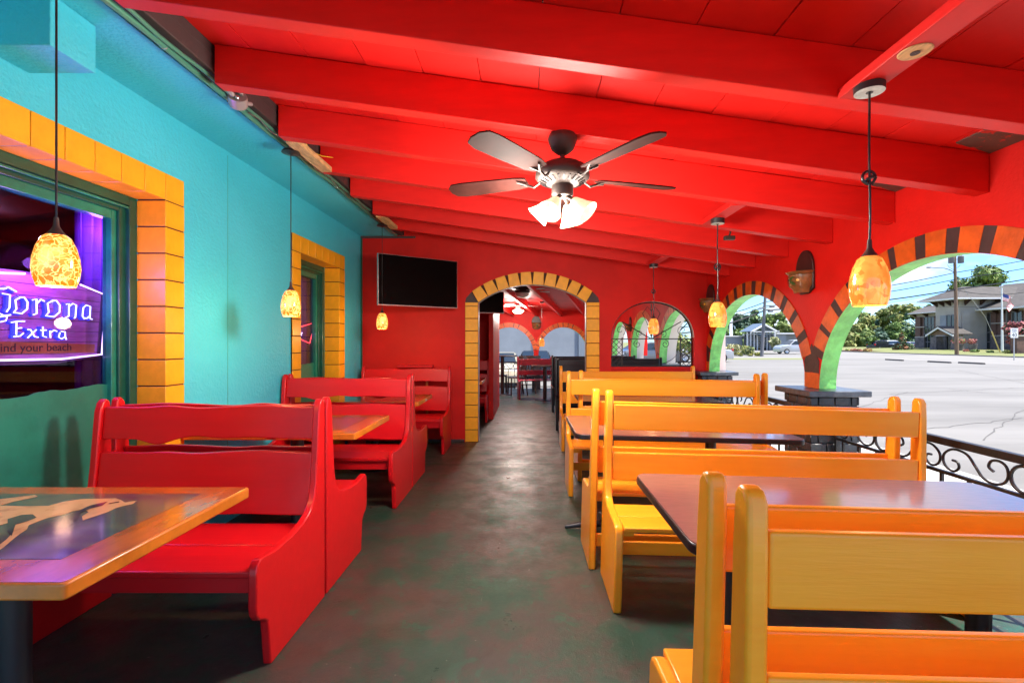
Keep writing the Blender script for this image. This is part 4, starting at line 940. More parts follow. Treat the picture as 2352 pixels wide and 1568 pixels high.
# ------------------------------------------------------------------ railing
def railing(x, y0, y1, lab, axis='y', nb=None):
    t = empty('railing', (x, y0, 0) if axis == 'y' else (y0, x, 0), 0 if axis == 'y' else -math.pi / 2, label=lab, cat='railing', group='black wrought iron railings between the piers'); L = y1 - y0; zoff = -.03
    for (z, hh, wd, nm) in ((.785, .022, .02, 'top_rail'), (.60, .010, .014, 'middle_rail'), (.10, .010, .014, 'bottom_rail')):
        mb = MB(); mb.box(-wd, wd, 0, L, z + zoff - hh, z + zoff + hh); mb.build(nm, 'iron', t, bevel=.003)
    n = int(L / .18); src = None
    for i in range(n + 1):
        y = .09 + (L - .18) * i / n
        if src is None: mb = MB(); mb.box(-.009, .009, -.009, .009, -.12, .60 + zoff - .011); src = mb.build('baluster', 'iron', t, bevel=.002); src.location = (0, y, 0)
        else: inst(src, 'baluster', t, (0, y, 0))
    zc = .68 + zoff + .004; rr = .068; k = max(1, int(L / .62)); first = {}
    def put(key, fn, y, flip=1):
        if key not in first: mb = MB(); fn(mb); first[key] = mb.build(key, 'iron', t, smooth=50); o = first[key]
        else: o = inst(first[key], key, t)
        o.location = (0, y, zc); o.scale = (1, flip, 1)
    def band(pts): # flat strip
        return pts
    SP = [(.075, .0), (.10, .02), (.085, .055), (.045, .062), (.012, .04), (.006, -.01), (.03, -.05), (.08, -.066), (.13, -.05), (.17, 0), (.21, .05), (.26, .066), (.31, .06), (.35, .025), (.355, -.02), (.33, -.055), (.29, -.062), (.262, -.035), (.27, -.005), (.30, .0)]
    def cat(P_, n=6):
        out = []
        for i in range(len(P_) - 1):
            p0, p1, p2, p3 = (Vector(P_[max(0, min(len(P_) - 1, i + q))]) for q in (-1, 0, 1, 2))
            for j in range(n): u = j / n; out.append(.5 * ((2 * p1) + (-p0 + p2) * u + (2 * p0 - 5 * p1 + 4 * p2 - p3) * u * u + (-p0 + 3 * p1 - 3 * p2 + p3) * u ** 3))
        return out + [Vector(P_[-1])]
    k = max(1, round(L / .90)); sf = (L - .05) / k
    for i in range(k):
        yc_ = .025 + sf * (i + .5)
        put('ring', lambda m: m.tube([(0, rr * math.cos(2 * math.pi * j / 24), rr * math.sin(2 * math.pi * j / 24)) for j in range(25)], .009, 6), yc_)
        w2 = (sf / 2 - rr - .012) / .362
        def sc_fn(m): m.tube([(0, rr + .008 + p[0] * w2, p[1]) for p in cat(SP)], .0075, 6)
        put('scroll', sc_fn, yc_, 1); put('scroll', sc_fn, yc_, -1)
    for y in (.012, L - .012):
        mb = MB(); mb.box(-.018, .018, y - .012, y + .012, -.12, .80 + zoff); mb.build('end_post', 'iron', t, bevel=.003)
    return t
railing(2.5, 1.90, 3.87, 'black scroll railing below the nearest arch')
railing(2.5, 4.30, 6.26, 'black scroll railing below the second arch')
railing(2.5, -.5, 1.46, 'black scroll railing beside the viewpoint, out of view')

# ------------------------------------------------------------------ conduits, junction box, small wall things
cd = empty('electrical_conduit', (-1.70, 0, 2.752), label='green painted electrical conduit running along the dark ledger', cat='conduit')
mb = MB(); mb.tube([(-.02 + .006 * math.sin(i * 1.3), -.9 + i * .147, -.005 + .004 * math.sin(i * .9)) for i in range(50)], .015, 8); mb.build('pipe', 'conduit', cd, smooth=60)
mb = MB(); mb.tube([(.018 + .004 * math.sin(i * 1.1), -.9 + i * .147, .0 + .005 * math.sin(i * 1.7)) for i in range(42)], .010, 8); mb.build('cable', 'conduit', cd, smooth=60)
mb = MB(); mb.tube([(.01 + .01 * math.sin(i * .8), 2.9 + i * .12, -.016 + .012 * math.sin(i * 2.1)) for i in range(28)], .003, 6); mb.build('cable', 'silver', cd, smooth=60)
for y in (1.2, 1.62, 2.25, 2.75, 3.75, 4.3, 5.0): mb = MB(); mb.tube([(-.02 + .014 * math.cos(a), y + .004 * a, -.004 + .014 * math.sin(a)) for a in [i * .6 for i in range(11)]], .003, 5); mb.build('pipe_strap', 'silver', cd)
jb = empty('junction_box', (-1.665, 2.76, 2.735), label='round grey junction box on the conduit below the second rafter', cat='junction box')
mb = MB(); mb.lathe([(.001, -.03), (.046, -.03), (.05, -.02), (.05, .03), (.001, .03)], 24, mtx=Matrix.Rotation(R(35), 3, 'Y') @ Matrix.Rotation(R(50), 3, 'X')); mb.build('housing', 'steel', jb, smooth=40)
mb = MB(); mb.tube([(0, -.1, .02), (0, -.045, .01)], .014, 8); mb.tube([(0, .04, .01), (.02, .1, .03)], .012, 8); mb.tube([(.02, -.01, .03), (.03, -.01, .08)], .014, 8); mb.build('connector', 'steel', jb, smooth=50)
mb = MB(); mb.ball((.02, -.04, 0), .012, n=5); mb.build('screw_cap', 'silver', jb)
mb = MB(); mb.tube([(-1.60, 3.30, 2.745), (-1.57, 3.40, 2.76), (-1.585, 3.5, 2.74), (-1.55, 3.62, 2.75), (-1.53, 3.78, 2.80)], .004, 6); tag(mb.build('loose_wire', 'yellow_wire', smooth=60), 'yellow wire looping over the unpainted timber block', 'wire')
mb = MB(); z0 = zbeam(1.64); o = empty('sensor_box', (1.70, 4.02, 2.235), label='small dark sensor box hooked under a red rafter', cat='sensor')
mb.box(-.045, .045, -.02, .02, -.035, .0); mb.build('housing', 'bronze', o, bevel=.006); mb = MB(); mb.tube([(0, 0, 0), (.01, 0, .03), (0, 0, .06)], .008, 6); mb.build('hook', 'bronze', o)
sh = empty('wall_ledge', (-1.52, 6.445, 0), label='narrow red ledge on an orange post against the end wall', cat='ledge')
mb = MB(); mb.box(-.20, .27, -.10, .012, 1.0, 1.035); mb.build('shelf', 'red_bench', sh, bevel=.005)
mb = MB(); mb.box(.17, .20, -.06, -.03, 0, 1.0); mb.build('post', 'arch_orange', sh, bevel=.003)

# ------------------------------------------------------------------ far room beyond the doorway
def zfar(y): return 2.37 - .05 * (y - 7)
fc = empty('far_ceiling', kind='structure')
mb = MB(); v = [(-2.6, 6.6, zfar(6.6) + .15), (2.74, 6.6, zfar(6.6) + .15), (2.74, 13.9, zfar(13.9) + .15), (-2.6, 13.9, zfar(13.9) + .15)]; v += [(p[0], p[1], p[2] + .05) for p in v]
mb.add(v, [(0, 3, 2, 1), (4, 5, 6, 7), (0, 1, 5, 4), (1, 2, 6, 5), (2, 3, 7, 6), (3, 0, 4, 7)]); mb.build('deck', 'red_ceiling', fc, smooth=0)
for k in range(-4, 5):
    xa = -.42 + .48 * k; xb = .29 + .67 * k; a = Vector((xa - .34, 6.65, zfar(6.65))); c = Vector((xb, 13.42, zfar(13.42)))
    if xb > 3.0 or xb < -2.4: continue
    mb = MB(); sd = Vector((.028, 0, 0)); up = Vector((0, 0, .15))
    mb.add([a - sd, a + sd, c + sd, c - sd, a - sd + up, a + sd + up, c + sd + up, c - sd + up], [(0, 3, 2, 1), (4, 5, 6, 7), (0, 1, 5, 4), (1, 2, 6, 5), (2, 3, 7, 6), (3, 0, 4, 7)]); mb.build('rafter', 'red_ceiling', fc, smooth=0)
fa = empty('far_side_arcade', (0, 0, 0), label='red arcade wall of the far room seen through the grilled window', cat='wall')
mb = MB(); s = [(pier_ys[3] + .1, CAP)]
for c, a in arches(pier_ys[3:7]): s += ell(c, a, CAP, ARCH_B, 22)
s += [(pier_ys[6] + .1, CAP)]
bands(mb, 'x', ARC_X, ARC_X + ARC_T, s, 2.5); fixn(mb.build('wall_face', ['red_wall', 'green_arch'], fa, smooth=30))
mb = MB(); bands(mb, 'x', ARC_X + ARC_T + .002, ARC_X + .30, s, 2.5); fixn(mb.build('outer_face', ['jamb_white', 'jamb_white'], fa, smooth=30))
for c, a in arches(pier_ys[3:7])[:2]:
    stripe_arch(fa, c, a, CAP, ARCH_B, .145, c - a - .098, c + a + .098, ARC_X, -1, 12, 1.1, ('arch_block', 'arch_joint'), ('arch_orange', 'arch_dark'), ratio=.08)
for y in (8.9, 11.3): brick_pier(y, 'dark brick pier of the far room, %s along the side arcade' % ('first' if y < 10 else 'second'), False)
mb = MB(); mb.box(2.3, 2.7, 6.65, 13.7, -.15, .62); o = mb.build('low_wall', 'black_brick', smooth=0); tag(o, 'low black wall below the side arches of the far room', 'wall')
# far end wall with smaller arches
FE = 13.5
fe = empty('far_end_wall', (0, 0, 0), label='red far end wall with thin orange edged arches, seen through the doorway', cat='wall')
mb = MB(); fcs = [-2.03, -.50, 1.03, 2.56]; s = [(-2.9, .95)]
for c in fcs: s += ell(c, .70, .95, .80, 22)
s += [(3.4, .95)]
bands(mb, 'y', FE, FE + .14, s, 2.4); fixn(mb.build('wall_face', ['red_wall', 'green_arch'], fe, smooth=30))
for c in fcs[1:3]:
    stripe_arch(fe, c, .70, .95, .80, .13, c - .765, c + .765, FE, -1, 16, 1.1, ('arch_block', 'arch_joint'), ('arch_orange', 'arch_dark'), axis='y', ratio=.09)
for c in [-1.265, .265, 1.795]:
    mb = MB(); mb.box(c - .12, c + .12, FE - .03, FE + .17, -.15, .95); mb.build('pier', 'black_brick', fe, smooth=0)
rl = railing(FE + .07, -2.4, 2.6, 'black scroll railing below the far end arches', 'x'); rl.rotation_euler = (0, 0, -math.pi / 2); rl.location = (-2.4, FE + .1, 0)
planter(.265, FE - .001, 1.73, 'dark wall planter between the small arches of the far end wall', -math.pi / 2 + math.pi, 1.0).rotation_euler = (0, 0, math.pi / 2)
planter(ARC_X - .001, 11.2, 1.62, 'painted wall planter seen through the left of the grilled window', 0, .9)
# left side of the far room: red partition with scalloped top
pt_ = empty('red_partition', (-.62, 9.2, 0), label='tall red partition with a scalloped top in the far room', cat='partition')
mb = MB(); mb.box(-.04, .04, -.9, .9, 0, 2.02); mb.box(-2.0, -.04, .82, .9, 0, 2.02); mb.build('panel', 'red_wall', pt_, bevel=.004)
mb = MB(); ps = [(-.95, 2.14), (-.95, 2.0)]
for i in range(8):
    for j in range(5): ps.append((-.95 + 1.9 * (i + j / 5) / 8, 2.0 - .05 * math.sin(math.pi * j / 5)))
ps += [(.95, 2.0), (.95, 2.14)]; mb.prism(ps, 'x', .042, .065); fixn(mb.build('valance', 'red_bench', pt_))
mb = MB(); mb.prism([(-2.0 + p[0] * 0, 0) for p in []] or [(-2.0, 2.02), (-.0, 2.02), (-.0, 2.13), (-2.0, 2.13)], 'y', -.92, -.90); mb.build('valance_end', 'red_bench', pt_)
mb = MB(); mb.box(-2.6, -2.5, 6.59, 13.6, 0, 2.6); tag(mb.build('far_room_wall', 'red_wall', smooth=0), 'red side wall of the far room behind the partition', 'wall')
red_copy((-.66, 8.5, 0), 0, 'red booth bench in the far room beside the doorway jamb')
tag(horse_table(7.05, 7.75, -1.8, -.66, 'orange edged table just inside the far room', horse=False), None)
television(-.95, 7.9, -.385, 8.1, 1.82, 2.19, 'small black television inside the doorway arch', (-1.0, 8.25, 2.4))
# burgundy bench seen side on
bb = empty('park_style_bench', (.28, 11.35, 0), 0, label='burgundy slatted bench standing in the far room beyond the doorway', cat='bench')
for x0 in (-.42, .40):
    mb = MB(); mb.prism([(-.28, 0), (-.28, .42), (-.02, .45), (.04, .98), (.10, .98), (.06, .40), (.05, 0), (-.03, 0), (-.05, .05), (-.18, .05), (-.20, 0)], 'x', x0, x0 + .045); fixn(mb.build('end_panel', 'burgundy', bb, bevel=.006))
for (z0, z1) in ((.78, .93), (.55, .66)): mb = MB(); mb.box(-.374, .399, -.0 + (z0 - .5) * .1, .025 + (z0 - .5) * .1, z0, z1); mb.build('back_slat', 'burgundy', bb, bevel=.005)
mb = MB(); mb.box(-.374, .399, -.30, -.01, .425, .45); mb.build('seat', 'burgundy', bb, bevel=.005)
bb.rotation_euler = (0, 0, R(8)); bb.location = (.19, 11.45, 0)
# chairs and tables of the far room
def chair(x, y, rz, lab):
    t = empty('wooden_chair', (x, y, 0), rz, label=lab, cat='chair', group='dark wooden slat back chairs in the far room')
    mb = MB(); mb.box(-.2, .2, -.2, .2, .43, .46); mb.build('seat', 'wood_dark', t, bevel=.01)
    for sx in (-1, 1):
        mb = MB(); mb.tube([(sx * .18, -.18, 0), (sx * .17, -.17, .43)], .018, 6); mb.build('leg', 'wood_dark', t)
        mb = MB(); mb.tube([(sx * .19, .24, 0), (sx * .18, .18, .43), (sx * .18, .20, .7), (sx * .18, .25, .95)], .018, 6); mb.build('leg', 'wood_dark', t)
    mb = MB(); mb.box(-.2, .2, .225, .25, .87, .97); mb.build('top_rail', 'wood_dark', t, bevel=.005)
    for i in range(5): mb = MB(); mb.box(-.15 + i * .068, -.12 + i * .068, .21, .222, .47, .87); mb.build('back_slat', 'wood_dark', t)
    mb = MB(); mb.box(-.17, .17, -.01, .01, .2, .23); mb.build('stretcher', 'wood_dark', t)
    return t
chair(-.26, 12.1, R(-75), 'dark slat back chair just left of the burgundy bench')
chair(.02, 12.6, R(10), 'dark slat back chair behind the burgundy bench')
chair(-.72, 12.7, R(90), 'dark slat back chair left of the far dark table')
def dark_table(x, y, lab, s=.4, h=.76, w_=None):
    t = empty('dark_table', (x, y, 0), label=lab, cat='table', group='dark tables in the far room'); mb = MB(); mb.prism(rrect(-(w_ or s), (w_ or s), -s, s, .05), 'z', h - .03, h); fixn(mb.build('table_top', 'black_edge', t, bevel=.004))
    mb = MB(); mb.tube([(0, 0, .03), (0, 0, h - .03)], .045, 10); mb.build('leg', 'wood_dark', t, smooth=50); mb = MB(); mb.lathe([(.001, .03), (.24, .015), (.25, 0)], 16); mb.build('foot', 'black_metal', t)
dark_table(-.62, 12.2, 'round cornered dark table at the left of the far room', .36, 1.0)
dark_table(.42, 11.1, 'dark table reaching over the burgundy bench', .3, .80, .32)
def black_booth(x0, x1, y, rz, lab, h=1.08):
    t = empty('black_booth', ((x0 + x1) / 2, y, 0), rz, label=lab, cat='booth seat', group='black vinyl booth seats in the far room'); L = (x1 - x0) / 2
    for s_ in (-1, 1):
        mb = MB(); mb.prism([(-.30, 0), (-.30, .46), (-.08, .50), (-.06, h), (.0, h), (.0, 0)], 'x', s_ * L - .02, s_ * L + .02); fixn(mb.build('end_panel', 'black_edge', t, bevel=.008))
    mb = MB(); mb.box(-L + .021, L - .021, -.08, -.01, .1, h - .02); mb.build('backrest', 'black_vinyl', t, bevel=.02, segs=3)
    mb = MB(); mb.box(-L + .021, L - .021, -.36, -.081, .34, .47); mb.build('seat', 'black_vinyl', t, bevel=.03, segs=3)
    mb = MB(); mb.box(-L + .1, L - .1, -.095, -.0805, h - .35, h - .12); mb.build('cushion_panel', 'black_vinyl', t, bevel=.01)
black_booth(.46, 2.1, 7.55, 0, 'black booth seat nearest the doorway in the far room', 1.10)
black_booth(.50, 2.1, 9.4, 0, 'black booth seat behind the nearest black one, seen through the grille')
black_booth(.56, 2.1, 7.62, math.pi, 'black booth seat backed against the nearest black booth')
mb = MB(); mb.box(.62, 2.1, 8.2, 8.85, .72, .76); o = mb.build('black_table', 'black_edge', bevel=.005); tag(o, 'long black table between the black booths of the far room', 'table')
t_far = fan(-.21, 11.5, 2.22, 'ceiling fan with a cluster of small shades in the far room', 20, .75, ztop_=zfar(11.5) + .05, lights=4, lit=(0, 1, 2, 3), light_e=5, group='ceiling fans of the far room', blade='jamb_white')
t2 = empty('ceiling_fan', (-.09, 9.3, 2.32), label='flush ceiling fan with a white bowl light above the doorway', cat='ceiling fan', group='ceiling fans of the far room')
mb = MB(); mb.lathe([(.001, .10), (.12, .10), (.14, .05), (.15, -.01), (.12, -.03)], 24); mb.build('motor', 'bronze', t2, smooth=40)
mb = MB(); mb.lathe([(.13, -.03), (.125, -.07), (.09, -.105), (.04, -.12), (.001, -.122)], 24); mb.build('bowl_shade', 'jamb_white', t2, smooth=60)
for k in range(5):
    a = R(25 + 72 * k); mb = MB(); mb.prism([(.14, -.03), (.3, -.06), (.58, -.06), (.6, 0), (.58, .055), (.3, .055), (.14, .03)], 'z', .01, .018); o = fixn(mb.build('blade', 'steel', t2)); o.rotation_euler = (0, 0, a)
pendant(1.82 - .55, 9.6, 2.2, 1.33 + .06, 'amber pendant low in the left of the grilled window view', 'drum')
pendant(.34, 10.8, 2.25, 1.30 + .03, 'tiny amber pendant seen through the doorway', 'drum')

# ------------------------------------------------------------------ vehicles
def car(name, px, py_base, d, length, col, lab, rz=0, kind='sedan', group=None, z=-.15):
    t = empty(name, (WX(px, d), d, z), rz, label=lab, cat='car' if kind != 'van' else 'van', group=group)
    L = length; h = {'sedan': 1.45, 'suv': 1.72, 'van': 1.75}[kind]; wd = .9
    if kind == 'sedan': top = [(-.5, .62), (-.49, .86), (-.40, .93), (-.28, .98), (-.14, 1.40), (-.02, 1.46), (.10, 1.45), (.28, 1.02), (.44, .90), (.495, .72), (.5, .55)]
    else: top = [(-.5, .65), (-.495, .95), (-.47, 1.10), (-.43, 1.55), (-.36, 1.68), (-.05, 1.72), (.10, 1.66), (.24, 1.14), (.43, 1.00), (.49, .82), (.5, .6)]
    mb = MB(); secs = []
    for (u, zt) in top:
        x = u * L; sh_ = min(zt, .95 if kind == 'sedan' else 1.05); e = 1 - .10 * abs(u * 2) ** 4; wr = wd * e; rt = wr * (1 if zt <= sh_ + .02 else .78)
        secs.append([(x, -wr * .96, .25), (x, -wr, .5), (x, -wr * .99, sh_ - .06), (x, -min(rt, wr * .93), max(sh_, zt - .07)), (x, -rt * .86, zt), (x, rt * .86, zt), (x, min(rt, wr * .93), max(sh_, zt - .07)), (x, wr * .99, sh_ - .06), (x, wr, .5), (x, wr * .96, .25)])
    n = 10; v = [p for s_ in secs for p in s_]; f = []
    for i in range(len(secs) - 1):
        for k in range(n): f.append((i * n + k, i * n + (k + 1) % n, (i + 1) * n + (k + 1) % n, (i + 1) * n + k))
    f += [tuple(range(n)), tuple(range(len(v) - 1, len(v) - n - 1, -1))]
    mb.add(v, f); fixn(mb.build('body', col, t, smooth=28))
    # glass
    if kind == 'sedan': side = [(-.26, 1.00), (-.145, 1.36), (.09, 1.38), (.245, 1.02)]; ws = ((.275, 1.04), (.105, 1.43)); rw = ((-.275, 1.01), (-.145, 1.38))
    else: side = [(-.44, 1.12), (-.41, 1.55), (.08, 1.58), (.21, 1.16)]; ws = ((.235, 1.17), (.105, 1.63)); rw = ((-.472, 1.14), (-.434, 1.53))
    for s_ in (-1, 1):
        mb = MB(); mb.add([(p[0] * L, s_ * (wd * (.965 if p[1] < 1.2 else .80) + .012), p[1]) for p in side], [(0, 1, 2, 3)]); mb.build('side_window', 'far_glass', t, smooth=0)
    for (A, B, nm) in ((ws[0], ws[1], 'windscreen'), (rw[0], rw[1], 'rear_window')):
        mb = MB(); o1 = .02 if nm == 'windscreen' else -.02
        mb.add([(A[0] * L + o1, -.74, A[1] + .01), (A[0] * L + o1, .74, A[1] + .01), (B[0] * L + o1, .62, B[1] + .01), (B[0] * L + o1, -.62, B[1] + .01)], [(0, 1, 2, 3)]); mb.build(nm, 'far_glass', t, smooth=0)
    for u in (-.31, .32):
        for s_ in (-1, 1):
            mb = MB(); mt_ = Matrix.Rotation(R(90), 3, 'X'); mb.lathe([(.20, -.1), (.31, -.09), (.33, -.05), (.33, .05), (.31, .09), (.20, .1)], 20, (u * L, s_ * .80, .33), mtx=mt_); w_ = mb.build('wheel', 'tyre', t, smooth=40)
            mb = MB(); mb.lathe([(.001, .02), (.06, .03), (.20, .0)], 12, (u * L, s_ * .88, .33), mtx=mt_)
            for q in range(5): a = q * 2 * math.pi / 5; mb.tube([(u * L, s_ * .895, .33), (u * L + .19 * math.cos(a), s_ * .895, .33 + .19 * math.sin(a))], .022, 5)
            mb.build('rim', 'silver', w_, smooth=40)
    for s_ in (-1, 1):
        mb = MB(); mb.box(.462 * L, .492 * L, s_ * .66 - .14, s_ * .66 + .14, .66, .80); mb.build('headlight', 'lens_clear', t, bevel=.02)
        mb = MB(); mb.box(-.497 * L, -.47 * L, s_ * .70 - .12, s_ * .70 + .12, .80, .98 if kind == 'sedan' else 1.1); mb.build('tail_light', 'lens_red', t, bevel=.02)
    return t
car('parked_car', 1606, 831, 35, 4.4, 'car_silver', 'silver grey car parked behind the corner pier, seen through grille and arch', R(4) + math.pi, 'sedan')
car('parked_car', 1826, 812, 58, 4.5, 'car_silver', 'small silver car driving on the far road', math.pi, 'suv')
car('parked_car', 2024, 802, 84, 4.7, 'car_dark', 'dark car parked in front of the light green trees', R(15), 'suv', 'cars parked by the trees')
car('parked_car', 2049, 800, 88, 4.6, 'car_white', 'white car parked behind the dark car by the trees', R(15), 'suv', 'cars parked by the trees')
car('parked_car', 2094, 800, 90, 4.6, 'car_white', 'white car half hidden beside the brown office building', R(80), 'sedan', 'cars parked by the trees')
car('parked_car', 1482, 0, 30, 4.4, 'car_grey', 'grey car seen between the green arch legs of the far room', R(200), 'sedan')
car('parked_car', 1229, 0, 26, 4.6, 'car_dark', 'dark car with its windscreen showing above the burgundy bench', R(-90), 'sedan', z=-.6)
car('parked_car', 1150, 0, 22, 4.4, 'car_beige', 'pale beige car showing over the railing left of the dark car', R(-90), 'sedan', z=-.6)
# grey building beyond the far room
gb = empty('grey_building', (0, 32, -.45), label='plain blue grey building wall behind the far end arches', cat='building')
mb = MB(); mb.box(-24, 4.5, 0, 8, -.15, 8.5); mb.build('wall', 'grey_wall', gb, smooth=0)
for x0 in (.55, 3.45, -2.4): mb = MB(); mb.box(x0, x0 + .36, -.15, -.001, -.15, 8.5); mb.build('pilaster', 'grey_wall_dark', gb, smooth=0)

def lz(x): return -.15 if x < 46.1 else -.1 + min(.35, max(0, x - 47) * .022)
# ------------------------------------------------------------------ street furniture outside
for i, (px, py, lab) in enumerate(((2054, 827.7, 'low dark wheel stop farthest left on the lot'), (2157, 832.7, 'low dark wheel stop in the middle of the three'), (2231, 835.3, 'low dark wheel stop nearest on the lot'))):
    d = 1.5 * FX / (py - 784); mb = MB(); L = .92
    mb.prism([(-.09, 0), (-.06, .11), (.06, .11), (.09, 0)], 'x', -L, L); o = fixn(mb.build('wheel_stop', 'concrete_dark', bevel=.01)); o.location = (WX(px, d), d, -.15); o.rotation_euler = (0, 0, R(90 + random.uniform(-2, 2))); tag(o, lab, 'wheel stop', 'concrete wheel stops on the parking lot')
# utility pole with transformers and street light
up = empty('utility_pole', (WX(2197.7, 52), 52, -.15), label='brown wooden utility pole with transformers and a lamp arm', cat='utility pole'); KB = 340 / 1666 * .81667
def B3(X, Y, d): return W(2074.4 + X * KB, 555.4 + Y * KB, d)
def rel(p, o): return Vector(p) - Vector(o.location)
mb = MB(); mb.tube([(0, 0, 0), (-.1, 0, 5.6), (-.25, 0, 11.6)], .16, 12, radii=[.19, .16, .12]); mb.build('shaft', 'pole_wood', up, smooth=60)
for (X, lab_) in ((665, 'transformer'), (795, 'transformer')):
    p = rel(B3(X, 240, 52), up); mb = MB(); mb.lathe([(.001, -.42), (.26, -.42), (.28, -.38), (.28, .30), (.2, .36), (.001, .38)], 14, p); mb.tube([p + Vector((.08, 0, .35)), p + Vector((.10, 0, .75))], .05, 6); mb.tube([p + Vector((-.1, 0, .35)), p + Vector((-.12, 0, .70))], .04, 6)
    mb.tube([p, (-.22, 0, p.z)], .04, 6); mb.build('transformer', 'pole_grey', up, smooth=40)
mb = MB(); mb.tube([rel(B3(*q, 52), up) for q in ((705, 420), (640, 385), (560, 362), (450, 358), (380, 352))], .045, 6); mb.build('lamp_arm', 'pole_grey', up, smooth=50)
p = rel(B3(352, 352, 52), up); mb = MB(); mb.ball(p, .3, sy=.5, sz=.3, n=6); mb.build('lamp_head', 'pole_grey', up)
mb = MB(); 
for q in ([(610, 318), (640, 355), (690, 385)], [(640, 330), (700, 320)], [(745, 360), (790, 320)]): mb.tube([rel(B3(X, Y, 52), up) for X, Y in q], .025, 5)
mb.build('bracket', 'pole_grey', up)
up2 = empty('utility_pole', (WX(1750, 48), 48, -.15), label='thin grey leaning utility pole seen through the second arch', cat='utility pole')
a = W(1749.6, 818.5, 48); c = W(1760, 640, 48); mb = MB(); mb.tube([rel(a, up2), rel(c, up2)], .15, 10, radii=[.17, .12]); mb.build('shaft', 'pole_grey', up2, smooth=60)
K4b = 300 / 1960 * .81667
def A2(X, Y, d): return W(1633.4 + X * K4b, 669.7 + Y * K4b, d)
for (X0, X1, Y0, Y1) in ((1090, 1165, 262, 292), (1060, 1140, 325, 375), (895, 950, 292, 318)):
    mb = MB(); p0 = rel(A2(X0, Y1, 47.5), up2); p1 = rel(A2(X1, Y0, 47.5), up2); mb.box(p0.x, p1.x, -.6, -.2, p0.z, p1.z); mb.build('transformer', 'pole_grey', up2, bevel=.05)
mb = MB(); p0 = rel(A2(950, 300, 47.5), up2); p1 = rel(A2(1160, 285, 47.5), up2); mb.tube([p0, p1], .04, 5); mb.build('bracket', 'pole_grey', up2)
# overhead wires
def wire(pts, r, lab):
    P_ = []
    for i in range(len(pts) - 1):
        a, c = Vector(pts[i]), Vector(pts[i + 1])
        for j in range(8): u = j / 8; q = a.lerp(c, u); q.z -= .35 * 4 * u * (1 - u); P_.append(q)
    P_.append(Vector(pts[-1])); mb = MB(); mb.tube(P_, r, 5); tag(mb.build('overhead_wire', 'black_edge', smooth=60), lab, 'wire', 'overhead wires above the road')
wire([W(1560, 740, 46), W(1759, 692.8, 48), W(2196, 625.7, 52), W(2700, 518, 56)], .045, 'topmost overhead wire crossing the sky above the pole')
wire([W(1560, 752, 46), W(1758, 703, 48), W(2196, 641.2, 52), W(2700, 543, 56)], .045, 'second overhead wire from the top')
wire([W(1560, 766, 46), W(1757, 712, 48), W(2196, 664.6, 52), W(2700, 573, 56)], .07, 'thick lower overhead wire reaching the brown pole')
wire([W(1757, 726, 48), W(2190, 668, 52)], .02, 'thin wire just under the thick one, left of the brown pole')
wire([W(2196, 666, 52), W(2352, 671.5, 51), W(2700, 676, 50)], .03, 'sagging wire right of the brown pole across the office roof')
wire([W(1950, 701, 60), W(2700, 695, 60)], .018, 'thin level wire crossing the pale tower of the office')
# guy wire with yellow guard
gy = empty('guy_wire', (WX(2296, 54), 54, -.15), label='guy wire with a yellow guard leaning right of the brown pole', cat='guy wire'); q0, q1, q2 = (rel(B3(*q, 54), gy) for q in ((1335, 1520), (1220, 1235), (1130, 1030)))
mb = MB(); mb.tube([q0, q1], .06, 6); mb.build('guard', 'guard_yellow', gy); mb = MB(); mb.tube([q1, q2, rel(W(2196, 640, 52), gy)], .02, 5); mb.build('cable', 'steel', gy)
# flagpole and flag
fp = empty('flagpole', (WX(2302, 60), 60, .1), label='tall white flagpole in front of the office building', cat='flagpole')
mb = MB(); h = WZ(657, 60) - .1; mb.tube([(0, 0, 0), (-.05, 0, h)], .1, 8, radii=[.13, .07]); mb.build('shaft', 'far_white', fp, smooth=60); mb = MB(); mb.ball((-.05, 0, h), .14, n=5); mb.build('finial', 'silver', fp)
fg = empty('flag', (WX(2303.5, 59.9), 59.9, WZ(672, 60)), label='striped red and white flag with a blue corner hanging from the pole', cat='flag')
mb = MB(); NU, NV = 16, 13; topc = [(0, 0), (3, 0)]
def FP(u, v):
    # u along fly, v down
    A = B3(1385, 690, 59.9); Bq = B3(1385, 800, 59.9); C_ = B3(1535, 880, 59.9); D = B3(1440, 965, 59.9); mid1 = B3(1450, 745, 59.9)
    top = A.lerp(mid1, min(1, u * 2)) if u < .5 else mid1.lerp(C_, (u - .5) * 2); bot = Bq.lerp(B3(1440, 840, 59.9), min(1, u * 2)) if u < .5 else B3(1440, 840, 59.9).lerp(D, (u - .5) * 2)
    p = top.lerp(bot, v); p.y += .18 * math.sin(u * 9 + v * 1.5); return p - Vector(fg.location)
v = [FP(i / NU, j / NV) for j in range(NV + 1) for i in range(NU + 1)]
for j in range(NV):
    for i in range(NU): a = j * (NU + 1) + i; mb.add([v[a], v[a + 1], v[a + NU + 2], v[a + NU + 1]], [(0, 1, 2, 3)], 2 if (i < NU * .4 and j < 7) else (j % 2))
mb.build('cloth', ['flag_red', 'flag_white', 'flag_blue'], fg, smooth=0)
